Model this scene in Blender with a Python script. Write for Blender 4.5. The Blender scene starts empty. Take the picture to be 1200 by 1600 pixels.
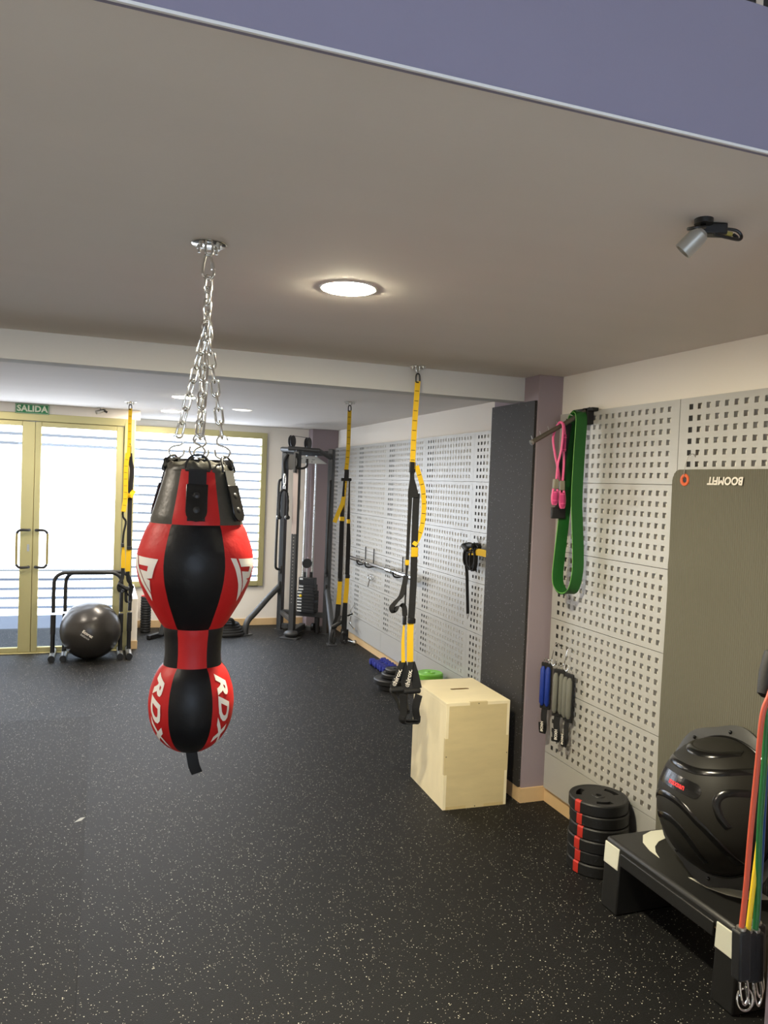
import bpy, bmesh, math, random
import numpy as np
from mathutils import Vector, Matrix
random.seed(7)
PI = math.pi
C = bpy.context.scene.collection
SC = bpy.context.scene

# ------------------------------------------------------------------ camera, world, exposure
FPX, YAW, PITCH, ROLL = 1216.757, math.radians(19.8797), math.radians(-1.98695), math.radians(2.23245)
cam_d = bpy.data.cameras.new('camera'); cam = bpy.data.objects.new('camera', cam_d); C.objects.link(cam)
cam_d.sensor_fit = 'VERTICAL'; cam_d.sensor_height = 36.0; cam_d.lens = FPX / 1600 * 36.0
cam_d.clip_start = 0.02; cam_d.clip_end = 200
_fw = Vector((math.sin(YAW)*math.cos(PITCH), math.cos(YAW)*math.cos(PITCH), math.sin(PITCH)))
_rt = Vector((math.cos(YAW), -math.sin(YAW), 0)); _up = _rt.cross(_fw)
_r2 = math.cos(ROLL)*_rt + math.sin(ROLL)*_up; _u2 = -math.sin(ROLL)*_rt + math.cos(ROLL)*_up
cam.matrix_world = Matrix(((_r2.x, _u2.x, -_fw.x, 0), (_r2.y, _u2.y, -_fw.y, 0), (_r2.z, _u2.z, -_fw.z, 1.83), (0, 0, 0, 1)))
SC.camera = cam
world = bpy.data.worlds.new('sky'); SC.world = world; world.use_nodes = True
_bg = world.node_tree.nodes['Background']; _bg.inputs[0].default_value = (0.78, 0.90, 1.12, 1); _bg.inputs[1].default_value = 6.0
SUN_ON = False
SC.view_settings.view_transform = 'Standard'; SC.view_settings.look = 'None'
SC.view_settings.gamma = 1.0; SC.view_settings.use_curve_mapping = False
SC.view_settings.exposure = 0.05
FILM_GLOW = 5.0
LAMP_COL = (1.0, 0.90, 0.66); LAMP_STRENGTH = 1080.0
try:
    SC.cycles.max_bounces = 10; SC.cycles.diffuse_bounces = 6; SC.cycles.transparent_max_bounces = 16
    SC.cycles.sample_clamp_indirect = 10.0; SC.cycles.caustics_reflective = False; SC.cycles.caustics_refractive = False
except Exception: pass

# ------------------------------------------------------------------ materials
def srgb(r, g, b):
    f = lambda c: (c/255/12.92) if c/255 <= 0.04045 else ((c/255+0.055)/1.055)**2.4
    return (f(r), f(g), f(b), 1)
def mat(name, col, rough=0.5, metal=0.0, bump=0.0, bscale=60, var=0.0, vscale=8, stretch=(1, 1, 1), coat=0.0, spec=0.5):
    m = bpy.data.materials.new(name); m.use_nodes = True
    n = m.node_tree.nodes; l = m.node_tree.links; b = n['Principled BSDF']
    b.inputs['Base Color'].default_value = col; b.inputs['Roughness'].default_value = rough
    b.inputs['Metallic'].default_value = metal; b.inputs['Specular IOR Level'].default_value = spec
    if coat: b.inputs['Coat Weight'].default_value = coat; b.inputs['Coat Roughness'].default_value = 0.08
    if bump or var:
        tc = n.new('ShaderNodeNewGeometry'); mp = n.new('ShaderNodeMapping'); mp.inputs['Scale'].default_value = stretch
        l.new(tc.outputs['Position'], mp.inputs['Vector'])
    if var:
        t = n.new('ShaderNodeTexNoise'); t.inputs['Scale'].default_value = vscale; t.inputs['Detail'].default_value = 4
        l.new(mp.outputs[0], t.inputs['Vector'])
        r = n.new('ShaderNodeMix'); r.data_type = 'RGBA'; r.blend_type = 'MIX'
        r.inputs['A'].default_value = tuple(c*(1-var) for c in col[:3])+(1,); r.inputs['B'].default_value = tuple(min(1, c*(1+var)) for c in col[:3])+(1,)
        l.new(t.outputs['Fac'], r.inputs['Factor']); l.new(r.outputs['Result'], b.inputs['Base Color'])
    if bump:
        t2 = n.new('ShaderNodeTexNoise'); t2.inputs['Scale'].default_value = bscale; t2.inputs['Detail'].default_value = 3
        l.new(mp.outputs[0], t2.inputs['Vector'])
        bp = n.new('ShaderNodeBump'); bp.inputs['Strength'].default_value = bump; bp.inputs['Distance'].default_value = 0.01
        l.new(t2.outputs['Fac'], bp.inputs['Height']); l.new(bp.outputs[0], b.inputs['Normal'])
    return m
def rubber_floor(name, base, speck, gloss):
    m = mat(name, base, gloss); n = m.node_tree.nodes; l = m.node_tree.links; b = n['Principled BSDF']
    b.inputs['Specular IOR Level'].default_value = 0.2
    tc = n.new('ShaderNodeNewGeometry')
    def specks(scale, lo, seed):
        mp = n.new('ShaderNodeMapping'); mp.inputs['Location'].default_value = (seed, seed*2, 0); l.new(tc.outputs['Position'], mp.inputs['Vector'])
        v = n.new('ShaderNodeTexVoronoi'); v.inputs['Scale'].default_value = scale; l.new(mp.outputs[0], v.inputs['Vector'])
        s = n.new('ShaderNodeSeparateColor'); l.new(v.outputs['Color'], s.inputs[0])
        g = n.new('ShaderNodeMath'); g.operation = 'GREATER_THAN'; g.inputs[1].default_value = lo; l.new(s.outputs[0], g.inputs[0])
        d = n.new('ShaderNodeMath'); d.operation = 'LESS_THAN'; d.inputs[1].default_value = 0.42; l.new(v.outputs['Distance'], d.inputs[0])
        x = n.new('ShaderNodeMath'); x.operation = 'MULTIPLY'; l.new(g.outputs[0], x.inputs[0]); l.new(d.outputs[0], x.inputs[1])
        return x.outputs[0]
    a = specks(180, 0.986, 0.3); c = specks(310, 0.980, 4.1)
    mx = n.new('ShaderNodeMath'); mx.operation = 'MAXIMUM'; l.new(a, mx.inputs[0]); l.new(c, mx.inputs[1])
    mix = n.new('ShaderNodeMix'); mix.data_type = 'RGBA'; mix.inputs['A'].default_value = base; mix.inputs['B'].default_value = speck
    l.new(mx.outputs[0], mix.inputs['Factor']); l.new(mix.outputs['Result'], b.inputs['Base Color'])
    t = n.new('ShaderNodeTexNoise'); t.inputs['Scale'].default_value = 260; t.inputs['Detail'].default_value = 2; l.new(tc.outputs['Position'], t.inputs['Vector'])
    bp = n.new('ShaderNodeBump'); bp.inputs['Strength'].default_value = 0.5; bp.inputs['Distance'].default_value = 0.004
    l.new(t.outputs['Fac'], bp.inputs['Height']); l.new(bp.outputs[0], b.inputs['Normal'])
    return m
def emit(name, col, s):
    m = bpy.data.materials.new(name); m.use_nodes = True; b = m.node_tree.nodes['Principled BSDF']
    b.inputs['Base Color'].default_value = (0.8, 0.8, 0.8, 1); b.inputs['Emission Color'].default_value = (*col, 1); b.inputs['Emission Strength'].default_value = s
    return m
def glass(name, tint=(0.96, 0.98, 0.98)):
    m = bpy.data.materials.new(name); m.use_nodes = True; n = m.node_tree.nodes; l = m.node_tree.links; n.clear()
    o = n.new('ShaderNodeOutputMaterial'); t = n.new('ShaderNodeBsdfTransparent'); t.inputs[0].default_value = (*tint, 1)
    g = n.new('ShaderNodeBsdfGlossy'); g.inputs['Roughness'].default_value = 0.02; lw = n.new('ShaderNodeLayerWeight'); pw = n.new('ShaderNodeMath'); pw.operation = 'POWER'; pw.inputs[1].default_value = 5.0; l.new(lw.outputs['Facing'], pw.inputs[0]); f = n.new('ShaderNodeMath'); f.operation = 'MULTIPLY_ADD'; f.inputs[1].default_value = 0.7; f.inputs[2].default_value = 0.03; l.new(pw.outputs[0], f.inputs[0])
    x = n.new('ShaderNodeMixShader'); l.new(f.outputs[0], x.inputs[0]); l.new(t.outputs[0], x.inputs[1]); l.new(g.outputs[0], x.inputs[2]); l.new(x.outputs[0], o.inputs[0])
    return m
def film(name, col):
    m = bpy.data.materials.new(name); m.use_nodes = True; n = m.node_tree.nodes; l = m.node_tree.links; n.clear()
    o = n.new('ShaderNodeOutputMaterial'); t = n.new('ShaderNodeBsdfTranslucent'); t.inputs[0].default_value = col
    d = n.new('ShaderNodeBsdfDiffuse'); d.inputs[0].default_value = (0.8, 0.8, 0.8, 1)
    x = n.new('ShaderNodeMixShader'); x.inputs[0].default_value = 0.2; l.new(t.outputs[0], x.inputs[1]); l.new(d.outputs[0], x.inputs[2]); e = n.new('ShaderNodeEmission'); e.inputs[0].default_value = (0.88, 0.945, 1.07, 1); e.inputs[1].default_value = FILM_GLOW; ad = n.new('ShaderNodeAddShader'); l.new(x.outputs[0], ad.inputs[0]); l.new(e.outputs[0], ad.inputs[1]); l.new(ad.outputs[0], o.inputs[0])   # film made to glow: emission added in place of daylight from outside
    return m
M = {}
M['rubber'] = rubber_floor('rubber_floor', srgb(23, 23, 23), srgb(215, 210, 192), 0.58)
M['rubber2'] = rubber_floor('rubber_floor_worn', srgb(26, 26, 26), srgb(210, 205, 190), 0.62)
M['rubber_wall'] = rubber_floor('rubber_wall_sheet', srgb(54, 52, 50), srgb(140, 140, 138), 0.6)
M['bounce_tile'] = mat('cream_bounce_tile', srgb(214, 206, 192), 0.4)  # unseen pale floor behind the camera, added to bounce light upward
M['screed'] = mat('screed', srgb(30, 30, 30), 0.9)
M['ceil'] = mat('ceiling_paint', srgb(218, 211, 203), 0.85, var=0.035, vscale=1.6, stretch=(0.5, 3, 1), bump=0.04, bscale=40)
M['white'] = mat('white_wall_paint', srgb(238, 232, 222), 0.8, bump=0.05, bscale=90)
M['beam'] = mat('beam_paint', srgb(200, 198, 192), 0.85, bump=0.04, bscale=60)
M['lav'] = mat('lavender_paint', srgb(134, 130, 152), 0.8, bump=0.04, bscale=80)
M['mauve'] = mat('mauve_paint', srgb(150, 136, 141), 0.75, bump=0.04, bscale=80)
M['edge'] = mat('white_edge_bead', srgb(225, 225, 225), 0.7)
M['tile'] = mat('beige_tile', srgb(216, 184, 138), 0.35, var=0.06, vscale=20)
M['gold'] = mat('champagne_aluminium', srgb(188, 179, 128), 0.38, 0.5)
M['goldsteel'] = mat('champagne_handle', srgb(170, 156, 105), 0.3, 0.7)
M['glass'] = glass('clear_glass'); M['film'] = film('glowing_frosted_film', (0.92, 0.95, 0.97, 1))
M['panel'] = mat('silver_panel', srgb(184, 183, 178), 0.40, 0.18, var=0.03, vscale=30, stretch=(1, 0.15, 4))
M['board'] = mat('white_backing_board', srgb(226, 222, 212), 0.7)
M['rail'] = mat('dark_rail', srgb(28, 28, 28), 0.7)
M['railgrey'] = mat('grey_steel_rail', srgb(92, 86, 76), 0.45, 0.4)
M['chrome'] = mat('chrome', srgb(225, 225, 222), 0.14, 1.0)
M['steel'] = mat('brushed_steel', srgb(180, 178, 172), 0.3, 0.9)
M['black'] = mat('black_plastic', srgb(20, 20, 21), 0.45)
M['matteblack'] = mat('matte_black_rubber', srgb(24, 24, 24), 0.6, bump=0.08, bscale=200)
M['redleather'] = mat('red_leather', srgb(186, 27, 27), 0.5, bump=0.18, bscale=32, var=0.06, vscale=12, spec=0.35)
M['blackleather'] = mat('black_leather', srgb(15, 16, 18), 0.45, bump=0.18, bscale=32, spec=0.3)
M['greyleather'] = mat('grey_black_leather', srgb(62, 60, 52), 0.42, bump=0.3, bscale=24)  # greyer black leather for the top row and cover
M['print'] = mat('white_print', srgb(228, 222, 210), 0.6)
M['yellow'] = mat('yellow_webbing', srgb(228, 184, 22), 0.75, bump=0.1, bscale=500)
M['web'] = mat('black_webbing', srgb(20, 20, 21), 0.8, bump=0.1, bscale=500)
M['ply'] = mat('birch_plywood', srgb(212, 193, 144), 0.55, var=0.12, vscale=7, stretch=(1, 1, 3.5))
M['plylit'] = mat('birch_plywood_lit', srgb(244, 230, 190), 0.55, var=0.09, vscale=6, stretch=(1, 2.5, 1.2))  # paler ply copy: light on side and top put into the colour
M['slot_shade'] = mat('slot_shade_brown', srgb(120, 92, 54), 0.7)  # dark brown painted as the shade inside the hand slot
M['plyedge'] = mat('plywood_edge', srgb(205, 182, 128), 0.6, var=0.1, vscale=60)
M['ball'] = mat('anthracite_vinyl', srgb(52, 49, 46), 0.3, var=0.04, vscale=20)
M['machine'] = mat('graphite_frame_paint', srgb(66, 67, 68), 0.42, 0.3)
M['machinelight'] = mat('satin_steel_column', srgb(178, 165, 160), 0.4, 0.3)
M['stack'] = mat('weight_stack_black', srgb(26, 27, 29), 0.4)
M['placard'] = mat('placard_white', srgb(200, 202, 200), 0.5)
M['green'] = mat('green_sign', srgb(30, 128, 72), 0.5)
M['signtext'] = mat('sign_lettering', srgb(222, 230, 205), 0.6)
M['band'] = mat('green_latex', srgb(22, 84, 26), 0.45, var=0.15, vscale=14)
M['bandedge'] = mat('green_latex_edge', srgb(120, 180, 90), 0.5)
M['lime'] = mat('lime_green_plastic', srgb(118, 190, 68), 0.45)
M['pink'] = mat('pink_tube', srgb(226, 92, 140), 0.45)
M['magenta'] = mat('magenta_foam', srgb(178, 52, 104), 0.8)
M['olive'] = mat('grey_olive_plastic', srgb(128, 122, 104), 0.5)
M['blue'] = mat('blue_neoprene', srgb(24, 52, 140), 0.55)
M['navy'] = mat('blue_vinyl_dumbbell', srgb(38, 46, 132), 0.35)
M['grey'] = mat('grey_neoprene', srgb(112, 112, 102), 0.7)
M['matgrey'] = mat('olive_grey_foam_mat', srgb(99, 97, 84), 0.85)
M['orange'] = mat('orange_grommet', srgb(212, 96, 48), 0.5)
M['plate'] = mat('black_cement_plate', srgb(22, 22, 22), 0.5, bump=0.1, bscale=150)
M['redtape'] = mat('red_stripe', srgb(186, 48, 36), 0.55)
M['step'] = mat('step_black_plastic', srgb(31, 31, 30), 0.42, bump=0.08, bscale=300)
M['flange'] = mat('grey_black_flange', srgb(46, 46, 43), 0.5, bump=0.05, bscale=300)
M['pad'] = mat('white_rubber_pad', srgb(214, 214, 196), 0.7)
M['dome'] = mat('dome_black_vinyl', srgb(34, 33, 29), 0.55, bump=0.06, bscale=260, spec=0.22)
M['gloss'] = mat('gloss_black_vinyl', srgb(12, 12, 12), 0.2)
M['redprint'] = mat('red_print', srgb(214, 40, 40), 0.5)
M['tred'] = mat('red_latex_tube', srgb(196, 84, 60), 0.4)
M['tyel'] = mat('yellow_latex_tube', srgb(232, 196, 40), 0.4)
M['tgrn'] = mat('green_latex_tube', srgb(34, 104, 52), 0.4)
M['tblu'] = mat('blue_latex_tube', srgb(30, 84, 150), 0.4)
M['alu'] = mat('aluminium_can', srgb(160, 158, 150), 0.4, 0.4)
M['olivey'] = mat('dull_yellow_connector', srgb(150, 136, 60), 0.6)
M['lampoff'] = mat('trim_white', srgb(225, 222, 214), 0.5)
M['lamp'] = emit('lamp_diffuser', LAMP_COL, LAMP_STRENGTH)
M['lamp_far'] = emit('lamp_diffuser_far', (1.0, 0.88, 0.72), LAMP_STRENGTH*0.46)
M['lamp_dim'] = emit('lamp_diffuser_dim', (1.0, 0.9, 0.72), 1.2)
M['pave'] = mat('pavement', srgb(80, 84, 92), 0.8, var=0.1, vscale=3)
M['render'] = mat('facade_render', srgb(112, 111, 110), 0.8, var=0.05, vscale=2)
M['plinth'] = mat('facade_plinth', srgb(118, 118, 115), 0.8, var=0.1, vscale=3)
M['rope'] = mat('black_rope', srgb(22, 22, 23), 0.85, bump=0.5, bscale=90)
M['cream'] = mat('cream_plastic', srgb(222, 216, 196), 0.5)
M['stainfloor'] = mat('chalk_mark', srgb(176, 178, 178), 0.9)

# ------------------------------------------------------------------ mesh helpers
V = Vector
class MB:
    def __init__(s, M_=None): s.v = []; s.f = []; s.M = M_ or Matrix.Identity(4)
    def add(s, vs, fs):
        o = len(s.v); s.v += [tuple(s.M @ V(p)) for p in vs]; s.f += [tuple(i+o for i in f) for f in fs]; return s
    def box(s, x0, x1, y0, y1, z0, z1):
        return s.add([(x0,y0,z0),(x1,y0,z0),(x1,y1,z0),(x0,y1,z0),(x0,y0,z1),(x1,y0,z1),(x1,y1,z1),(x0,y1,z1)],
                     [(0,3,2,1),(4,5,6,7),(0,1,5,4),(1,2,6,5),(2,3,7,6),(3,0,4,7)])
    def bar(s, p0, p1, w, h, up=(0,0,1)):       # rectangular bar from p0 to p1
        p0, p1 = V(p0), V(p1); d = (p1-p0).normalized(); a = d.cross(V(up))
        if a.length < 1e-4: a = d.cross(V((1,0,0)))
        a.normalize(); b = a.cross(d); vs = []
        for p in (p0, p1):
            for i, j in ((-1,-1),(1,-1),(1,1),(-1,1)): vs.append(p + a*(i*w/2) + b*(j*h/2))
        return s.add(vs, [(0,1,2,3),(7,6,5,4),(0,4,5,1),(1,5,6,2),(2,6,7,3),(3,7,4,0)])
    def tube(s, path, r, n=10, closed=False, caps=True):
        P = [V(p) for p in path]; k = len(P); rs = r if isinstance(r, (list, tuple)) else [r]*k
        T = []
        for i in range(k):
            a = P[(i-1) % k] if (closed or i > 0) else P[i]; b = P[(i+1) % k] if (closed or i < k-1) else P[i]
            t = b-a; T.append(t.normalized() if t.length > 1e-9 else V((0,0,1)))
        u = T[0].cross(V((0,0,1)))
        if u.length < 1e-3: u = T[0].cross(V((1,0,0)))
        u.normalize(); vs = []
        for i in range(k):
            u = (u - T[i]*u.dot(T[i])); u.normalize(); w = T[i].cross(u)
            for j in range(n):
                a = 2*PI*j/n; vs.append(P[i] + (u*math.cos(a) + w*math.sin(a))*rs[i])
        fs = []
        for i in range(k if closed else k-1):
            i2 = (i+1) % k
            for j in range(n): fs.append((i*n+j, i*n+(j+1) % n, i2*n+(j+1) % n, i2*n+j))
        if caps and not closed: fs += [tuple(range(n))[::-1], tuple((k-1)*n+j for j in range(n))]
        return s.add(vs, fs)
    def cyl(s, p0, p1, r0, r1=None, n=20):
        return s.tube([p0, p1], [r0, r0 if r1 is None else r1], n)
    def lathe(s, prof, c=(0,0,0), n=28, axis=(0,0,1)):
        q = V((0,0,1)).rotation_difference(V(axis)); c = V(c); vs = []; fs = []
        for r, z in prof:
            for j in range(n):
                a = 2*PI*j/n; vs.append(c + q @ V((r*math.cos(a), r*math.sin(a), z)))
        for i in range(len(prof)-1):
            for j in range(n): fs.append((i*n+j, i*n+(j+1) % n, (i+1)*n+(j+1) % n, (i+1)*n+j))
        op = V((prof[0][0], prof[0][1], 0))-V((prof[-1][0], prof[-1][1], 0))
        if op.length > 1e-7 and prof[0][0] > 1e-6: fs.append(tuple(range(n))[::-1])
        if op.length > 1e-7 and prof[-1][0] > 1e-6: fs.append(tuple((len(prof)-1)*n+j for j in range(n)))
        return s.add(vs, fs)
    def ribbon(s, path, w, t, wdir):             # flat strap: w across wdir, t thick
        P = [V(p) for p in path]; k = len(P); vs = []; fs = []
        for i in range(k):
            d = (P[min(i+1, k-1)]-P[max(i-1, 0)]).normalized()
            wd = V(wdir[i]) if isinstance(wdir, list) else V(wdir)
            wd = (wd - d*wd.dot(d)).normalized(); nn = d.cross(wd)
            ww = w[i] if isinstance(w, (list, tuple)) else w
            for a, b in ((-1,-1),(1,-1),(1,1),(-1,1)): vs.append(P[i]+wd*(a*ww/2)+nn*(b*t/2))
        for i in range(k-1):
            for j in range(4): fs.append((i*4+j, i*4+(j+1) % 4, i*4+4+(j+1) % 4, i*4+4+j))
        fs += [(3,2,1,0), tuple((k-1)*4+j for j in range(4))]
        return s.add(vs, fs)
    def prism(s, poly, fn, d0, d1):              # poly of (a,b), fn(a,b,d) -> point
        k = len(poly); vs = [fn(a, b, d0) for a, b in poly]+[fn(a, b, d1) for a, b in poly]
        fs = [tuple(range(k))[::-1], tuple(range(k, 2*k))]+[(i, (i+1) % k, k+(i+1) % k, k+i) for i in range(k)]
        return s.add(vs, fs)
    def sphere(s, c, r, n=24, m=14, sc=(1,1,1)):
        prof = [(r*math.sin(PI*i/m), -r*math.cos(PI*i/m)) for i in range(m+1)]
        o = len(s.v); s.lathe(prof, (0,0,0), n); inv = s.M.inverted()
        for i in range(o, len(s.v)):
            p = inv @ V(s.v[i]); s.v[i] = tuple(s.M @ V((c[0]+p.x*sc[0], c[1]+p.y*sc[1], c[2]+p.z*sc[2])))
        return s
    def mesh(s, name, m, smooth=35, center=None):
        c = V(center) if center is not None else (V(np.min(s.v, 0))+V(np.max(s.v, 0)))/2
        me = bpy.data.meshes.new(name); me.from_pydata([tuple(V(p)-c) for p in s.v], [], s.f)
        bm = bmesh.new(); bm.from_mesh(me); bmesh.ops.remove_doubles(bm, verts=bm.verts, dist=1e-6)
        bmesh.ops.recalc_face_normals(bm, faces=bm.faces); bm.to_mesh(me); bm.free()
        if smooth: me.shade_smooth(); me.set_sharp_from_angle(angle=math.radians(smooth))
        me.materials.append(m); return me, c
WL = {}
def place(name, me, loc, parent=None, rot=None):
    o = bpy.data.objects.new(name, me); C.objects.link(o); o.location = loc
    if rot is not None: o.rotation_euler = rot
    WL[o] = V(loc)
    if parent is not None: o.parent = parent; o.matrix_parent_inverse = Matrix.Translation(-WL[parent])
    return o
def obj(name, mb, m, parent=None, smooth=35, bevel=0, subs=0):
    me, c = mb.mesh(name, m, smooth); o = place(name, me, c, parent)
    if bevel:
        md = o.modifiers.new('bevel', 'BEVEL'); md.width = bevel; md.segments = 2; md.limit_method = 'ANGLE'; md.angle_limit = math.radians(50)
    if subs: md = o.modifiers.new('sub', 'SUBSURF'); md.levels = subs; md.render_levels = subs
    return o
def thing(name, label, cat, loc, group=None):
    o = bpy.data.objects.new(name, None); C.objects.link(o); o.location = loc; o.empty_display_size = 0.05; WL[o] = V(loc)
    return tag(o, label, cat, group)
def tag(o, label, cat, group=None):
    o['label'] = label; o['category'] = cat
    if group: o['group'] = group
    return o
def struct(o, label=None, cat=None):
    o['kind'] = 'structure'
    if label: o['label'] = label
    if cat: o['category'] = cat
    return o
def sempty(name, loc, label, cat):
    o = bpy.data.objects.new(name, None); C.objects.link(o); o.location = loc; WL[o] = V(loc); return struct(o, label, cat)
def B(*a): return MB().box(*a)
def arc(c, r, a0, a1, n, ax, ay):
    return [V(c)+V(ax)*(r*math.cos(a0+(a1-a0)*i/n))+V(ay)*(r*math.sin(a0+(a1-a0)*i/n)) for i in range(n+1)]
def smooth_path(pts, n=6):
    P = [V(p) for p in pts]; out = []
    for i in range(len(P)-1):
        p0, p1, p2, p3 = P[max(i-1, 0)], P[i], P[i+1], P[min(i+2, len(P)-1)]
        for k in range(n):
            t = k/n
            out.append(0.5*((2*p1)+(p2-p0)*t+(2*p0-5*p1+4*p2-p3)*t*t+(3*p1-p0-3*p2+p3)*t**3))
    return out+[P[-1]]
def text_polys(txt, size=1.0, shear=0.0, bold=0.0, spacing=1.0):
    cu = bpy.data.curves.new('t', 'FONT'); cu.body = txt; cu.size = size; cu.shear = shear; cu.offset = bold; cu.space_character = spacing
    cu.align_x = 'CENTER'; cu.align_y = 'CENTER'; cu.resolution_u = 3
    o = bpy.data.objects.new('t', cu); C.objects.link(o); bpy.context.view_layer.update()
    me = bpy.data.meshes.new_from_object(o.evaluated_get(bpy.context.evaluated_depsgraph_get()))
    bpy.data.objects.remove(o); bpy.data.curves.remove(cu); return me
def decal(name, me, m, fn, parent, cell=0.0):     # flat print (a,b) -> surface point through fn
    bm = bmesh.new(); bm.from_mesh(me)
    if cell:
        xs = [v.co.x for v in bm.verts]; ys = [v.co.y for v in bm.verts]
        for ax, lo, hi in ((0, min(xs), max(xs)), (1, min(ys), max(ys))):
            t = lo+cell
            while t < hi:
                co = V((t, 0, 0)) if ax == 0 else V((0, t, 0)); no = V((1, 0, 0)) if ax == 0 else V((0, 1, 0))
                bmesh.ops.bisect_plane(bm, geom=bm.verts[:]+bm.edges[:]+bm.faces[:], plane_co=co, plane_no=no); t += cell
    pts = [V(fn(v.co.x, v.co.y)) for v in bm.verts]
    c = sum(pts, V())/len(pts)
    for v, p in zip(bm.verts, pts): v.co = p-c
    out = bpy.data.meshes.new(name); bm.to_mesh(out); bm.free(); bpy.data.meshes.remove(me); out.materials.append(m)
    return place(name, out, c, parent)
def poly_mesh(polys):
    me = bpy.data.meshes.new('p'); vs = []; fs = []
    for p in polys: fs.append(tuple(range(len(vs), len(vs)+len(p)))); vs += [(a, b, 0) for a, b in p]
    me.from_pydata(vs, [], fs); bm = bmesh.new(); bm.from_mesh(me); bmesh.ops.triangulate(bm, faces=bm.faces); bm.to_mesh(me); bm.free(); return me

# ------------------------------------------------------------------ the room
XL, YB, HC, HB = -3.2, -3.4, 2.5, 5.0
WX0, WX1 = -2.0, 1.0  # opening of the unseen back window, sized for daylight fill
fl = struct(obj('floor', B(XL, 2.95, YB, 9.9, -0.12, -0.006), M['screed']), 'dark floor covered with speckled rubber sheets', 'floor')
for x0, x1, y0, y1, m_ in ((XL, -0.045, 0.6, 6.19, 'rubber2'), (-0.045, 2.80, 0.6, 6.21, 'rubber'), (XL, -0.045, 6.19, 9.74, 'rubber'), (-0.045, 2.80, 6.21, 9.74, 'rubber')):
    obj('rubber_sheet', B(x0+0.0004, x1-0.0004, y0+0.0004, y1-0.0004, -0.006, 0.0), M[m_], fl, 0)
_tm, _tc = B(-0.299, 0.299, -0.299, 0.299, -0.006, 0.0).mesh('tile', M['bounce_tile'], 0)  # light-bouncing tiles, out of view behind the camera
for i in range(9):
    for j in range(6): place('tile', _tm, (XL+0.3+0.6*i, 0.3-0.6*j-0.0, _tc.z), fl)
struct(obj('ceiling', MB().box(XL, 2.95, 1.21, 8.62, HC, 2.76).box(0.22, 2.95, 8.62, 9.9, HC, 2.76), M['ceil']), 'low grey ceiling of the gym', 'ceiling')
struct(obj('ceiling_beam', B(XL, 2.80, 4.115, 4.25, 2.36, HC), M['beam']), 'pale beam crossing under the grey ceiling', 'beam')
struct(obj('trim_1', B(XL, 2.51, 1.195, 1.21, HC, 2.771), M['lav']), 'lavender fascia along the edge of the mezzanine', 'fascia')
struct(obj('trim_2', B(XL, 2.51, 1.192, 1.197, HC-0.003, HC+0.002), M['edge']), 'thin white bead along the ceiling edge', 'trim')
struct(obj('wall_right', MB().box(2.51, 2.66, YB, 3.95, 0, HB).box(2.80, 2.95, 4.3, 9.9, 0, HC), M['white']), 'white wall behind the silver perforated panels', 'wall')
struct(obj('pillar', B(2.35, 2.80, 3.95, 4.49, 0, HC), M['mauve'], bevel=0.003), 'mauve pillar with a speckled rubber sheet on its side', 'pillar')
tag(obj('rubber_sheet', B(2.334, 2.3495, 3.962, 4.49, 0.087, 2.352), M['rubber_wall']), 'speckled black rubber sheet fixed to the side of the mauve pillar', 'rubber sheet')
struct(obj('corner_pillar', B(2.46, 2.80, 9.55, 9.74, 0, HC), M['mauve'], bevel=0.003), 'mauve corner pillar behind the cable machine', 'pillar')
struct(obj('wall_near', B(1.515, 2.51, 1.21, 1.385, 0, HC), M['mauve'], bevel=0.003), 'mauve wall end beside the hanging exercise tubes', 'wall')
wf = struct(obj('wall_far', MB().box(0.22, 2.95, 9.74, 9.9, 0, 0.50).box(1.92, 2.95, 9.74, 9.9, 0.50, 2.42).box(0.22, 2.95, 9.74, 9.9, 2.42, HC), M['white']), 'white far wall around the slatted window', 'wall')
struct(obj('wall_front', MB().box(XL, 0.345, 8.5, 8.62, 2.405, HC).box(XL, -1.63, 8.5, 8.62, 0, 2.405), M['white']), 'white wall above the glass doors', 'wall')
struct(obj('low_wall', B(0.20, 0.375, 8.56, 9.74, 0, 0.53), M['white'], bevel=0.004), 'low white wall beside the glass door', 'wall')
struct(obj('wall_left', B(XL-0.15, XL, YB, 8.62, 0, HB), M['white']), 'white wall on the left side', 'wall')
struct(obj('wall_back', MB().box(XL, 2.66, YB-0.15, YB, 0, 0.7).box(XL, WX0, YB-0.15, YB, 0.7, 2.9).box(WX1, 2.66, YB-0.15, YB, 0.7, 2.9).box(XL, 2.66, YB-0.15, YB, 2.9, HB), M['white']), 'white back wall with a wide unseen window', 'wall')
struct(obj('ceiling_high', B(XL, 2.66, YB, 5.0, HB, HB+0.15), M['ceil']), 'high ceiling over the open hall', 'ceiling')
struct(obj('wall_upper', B(XL, 2.66, 4.85, 5.0, 2.76, HB), M['white']), 'upper wall behind the mezzanine railing', 'wall')
# mezzanine railing
rl = thing('railing', 'dark mezzanine railing above the lavender fascia', 'railing', (0.9, 1.24, 2.76))
obj('rail', B(0.2, 2.5, 1.225, 1.255, 3.66, 3.70), M['black'], rl); obj('rail', B(0.2, 2.5, 1.23, 1.25, 2.762, 2.79), M['black'], rl)
_b, _c = B(-0.008, 0.008, -0.008, 0.008, 2.785, 3.665).mesh('baluster', M['black'], 0)
for i in range(46): place('baluster', _b, (0.22+i*0.05, 1.24, _c.z), rl)

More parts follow.
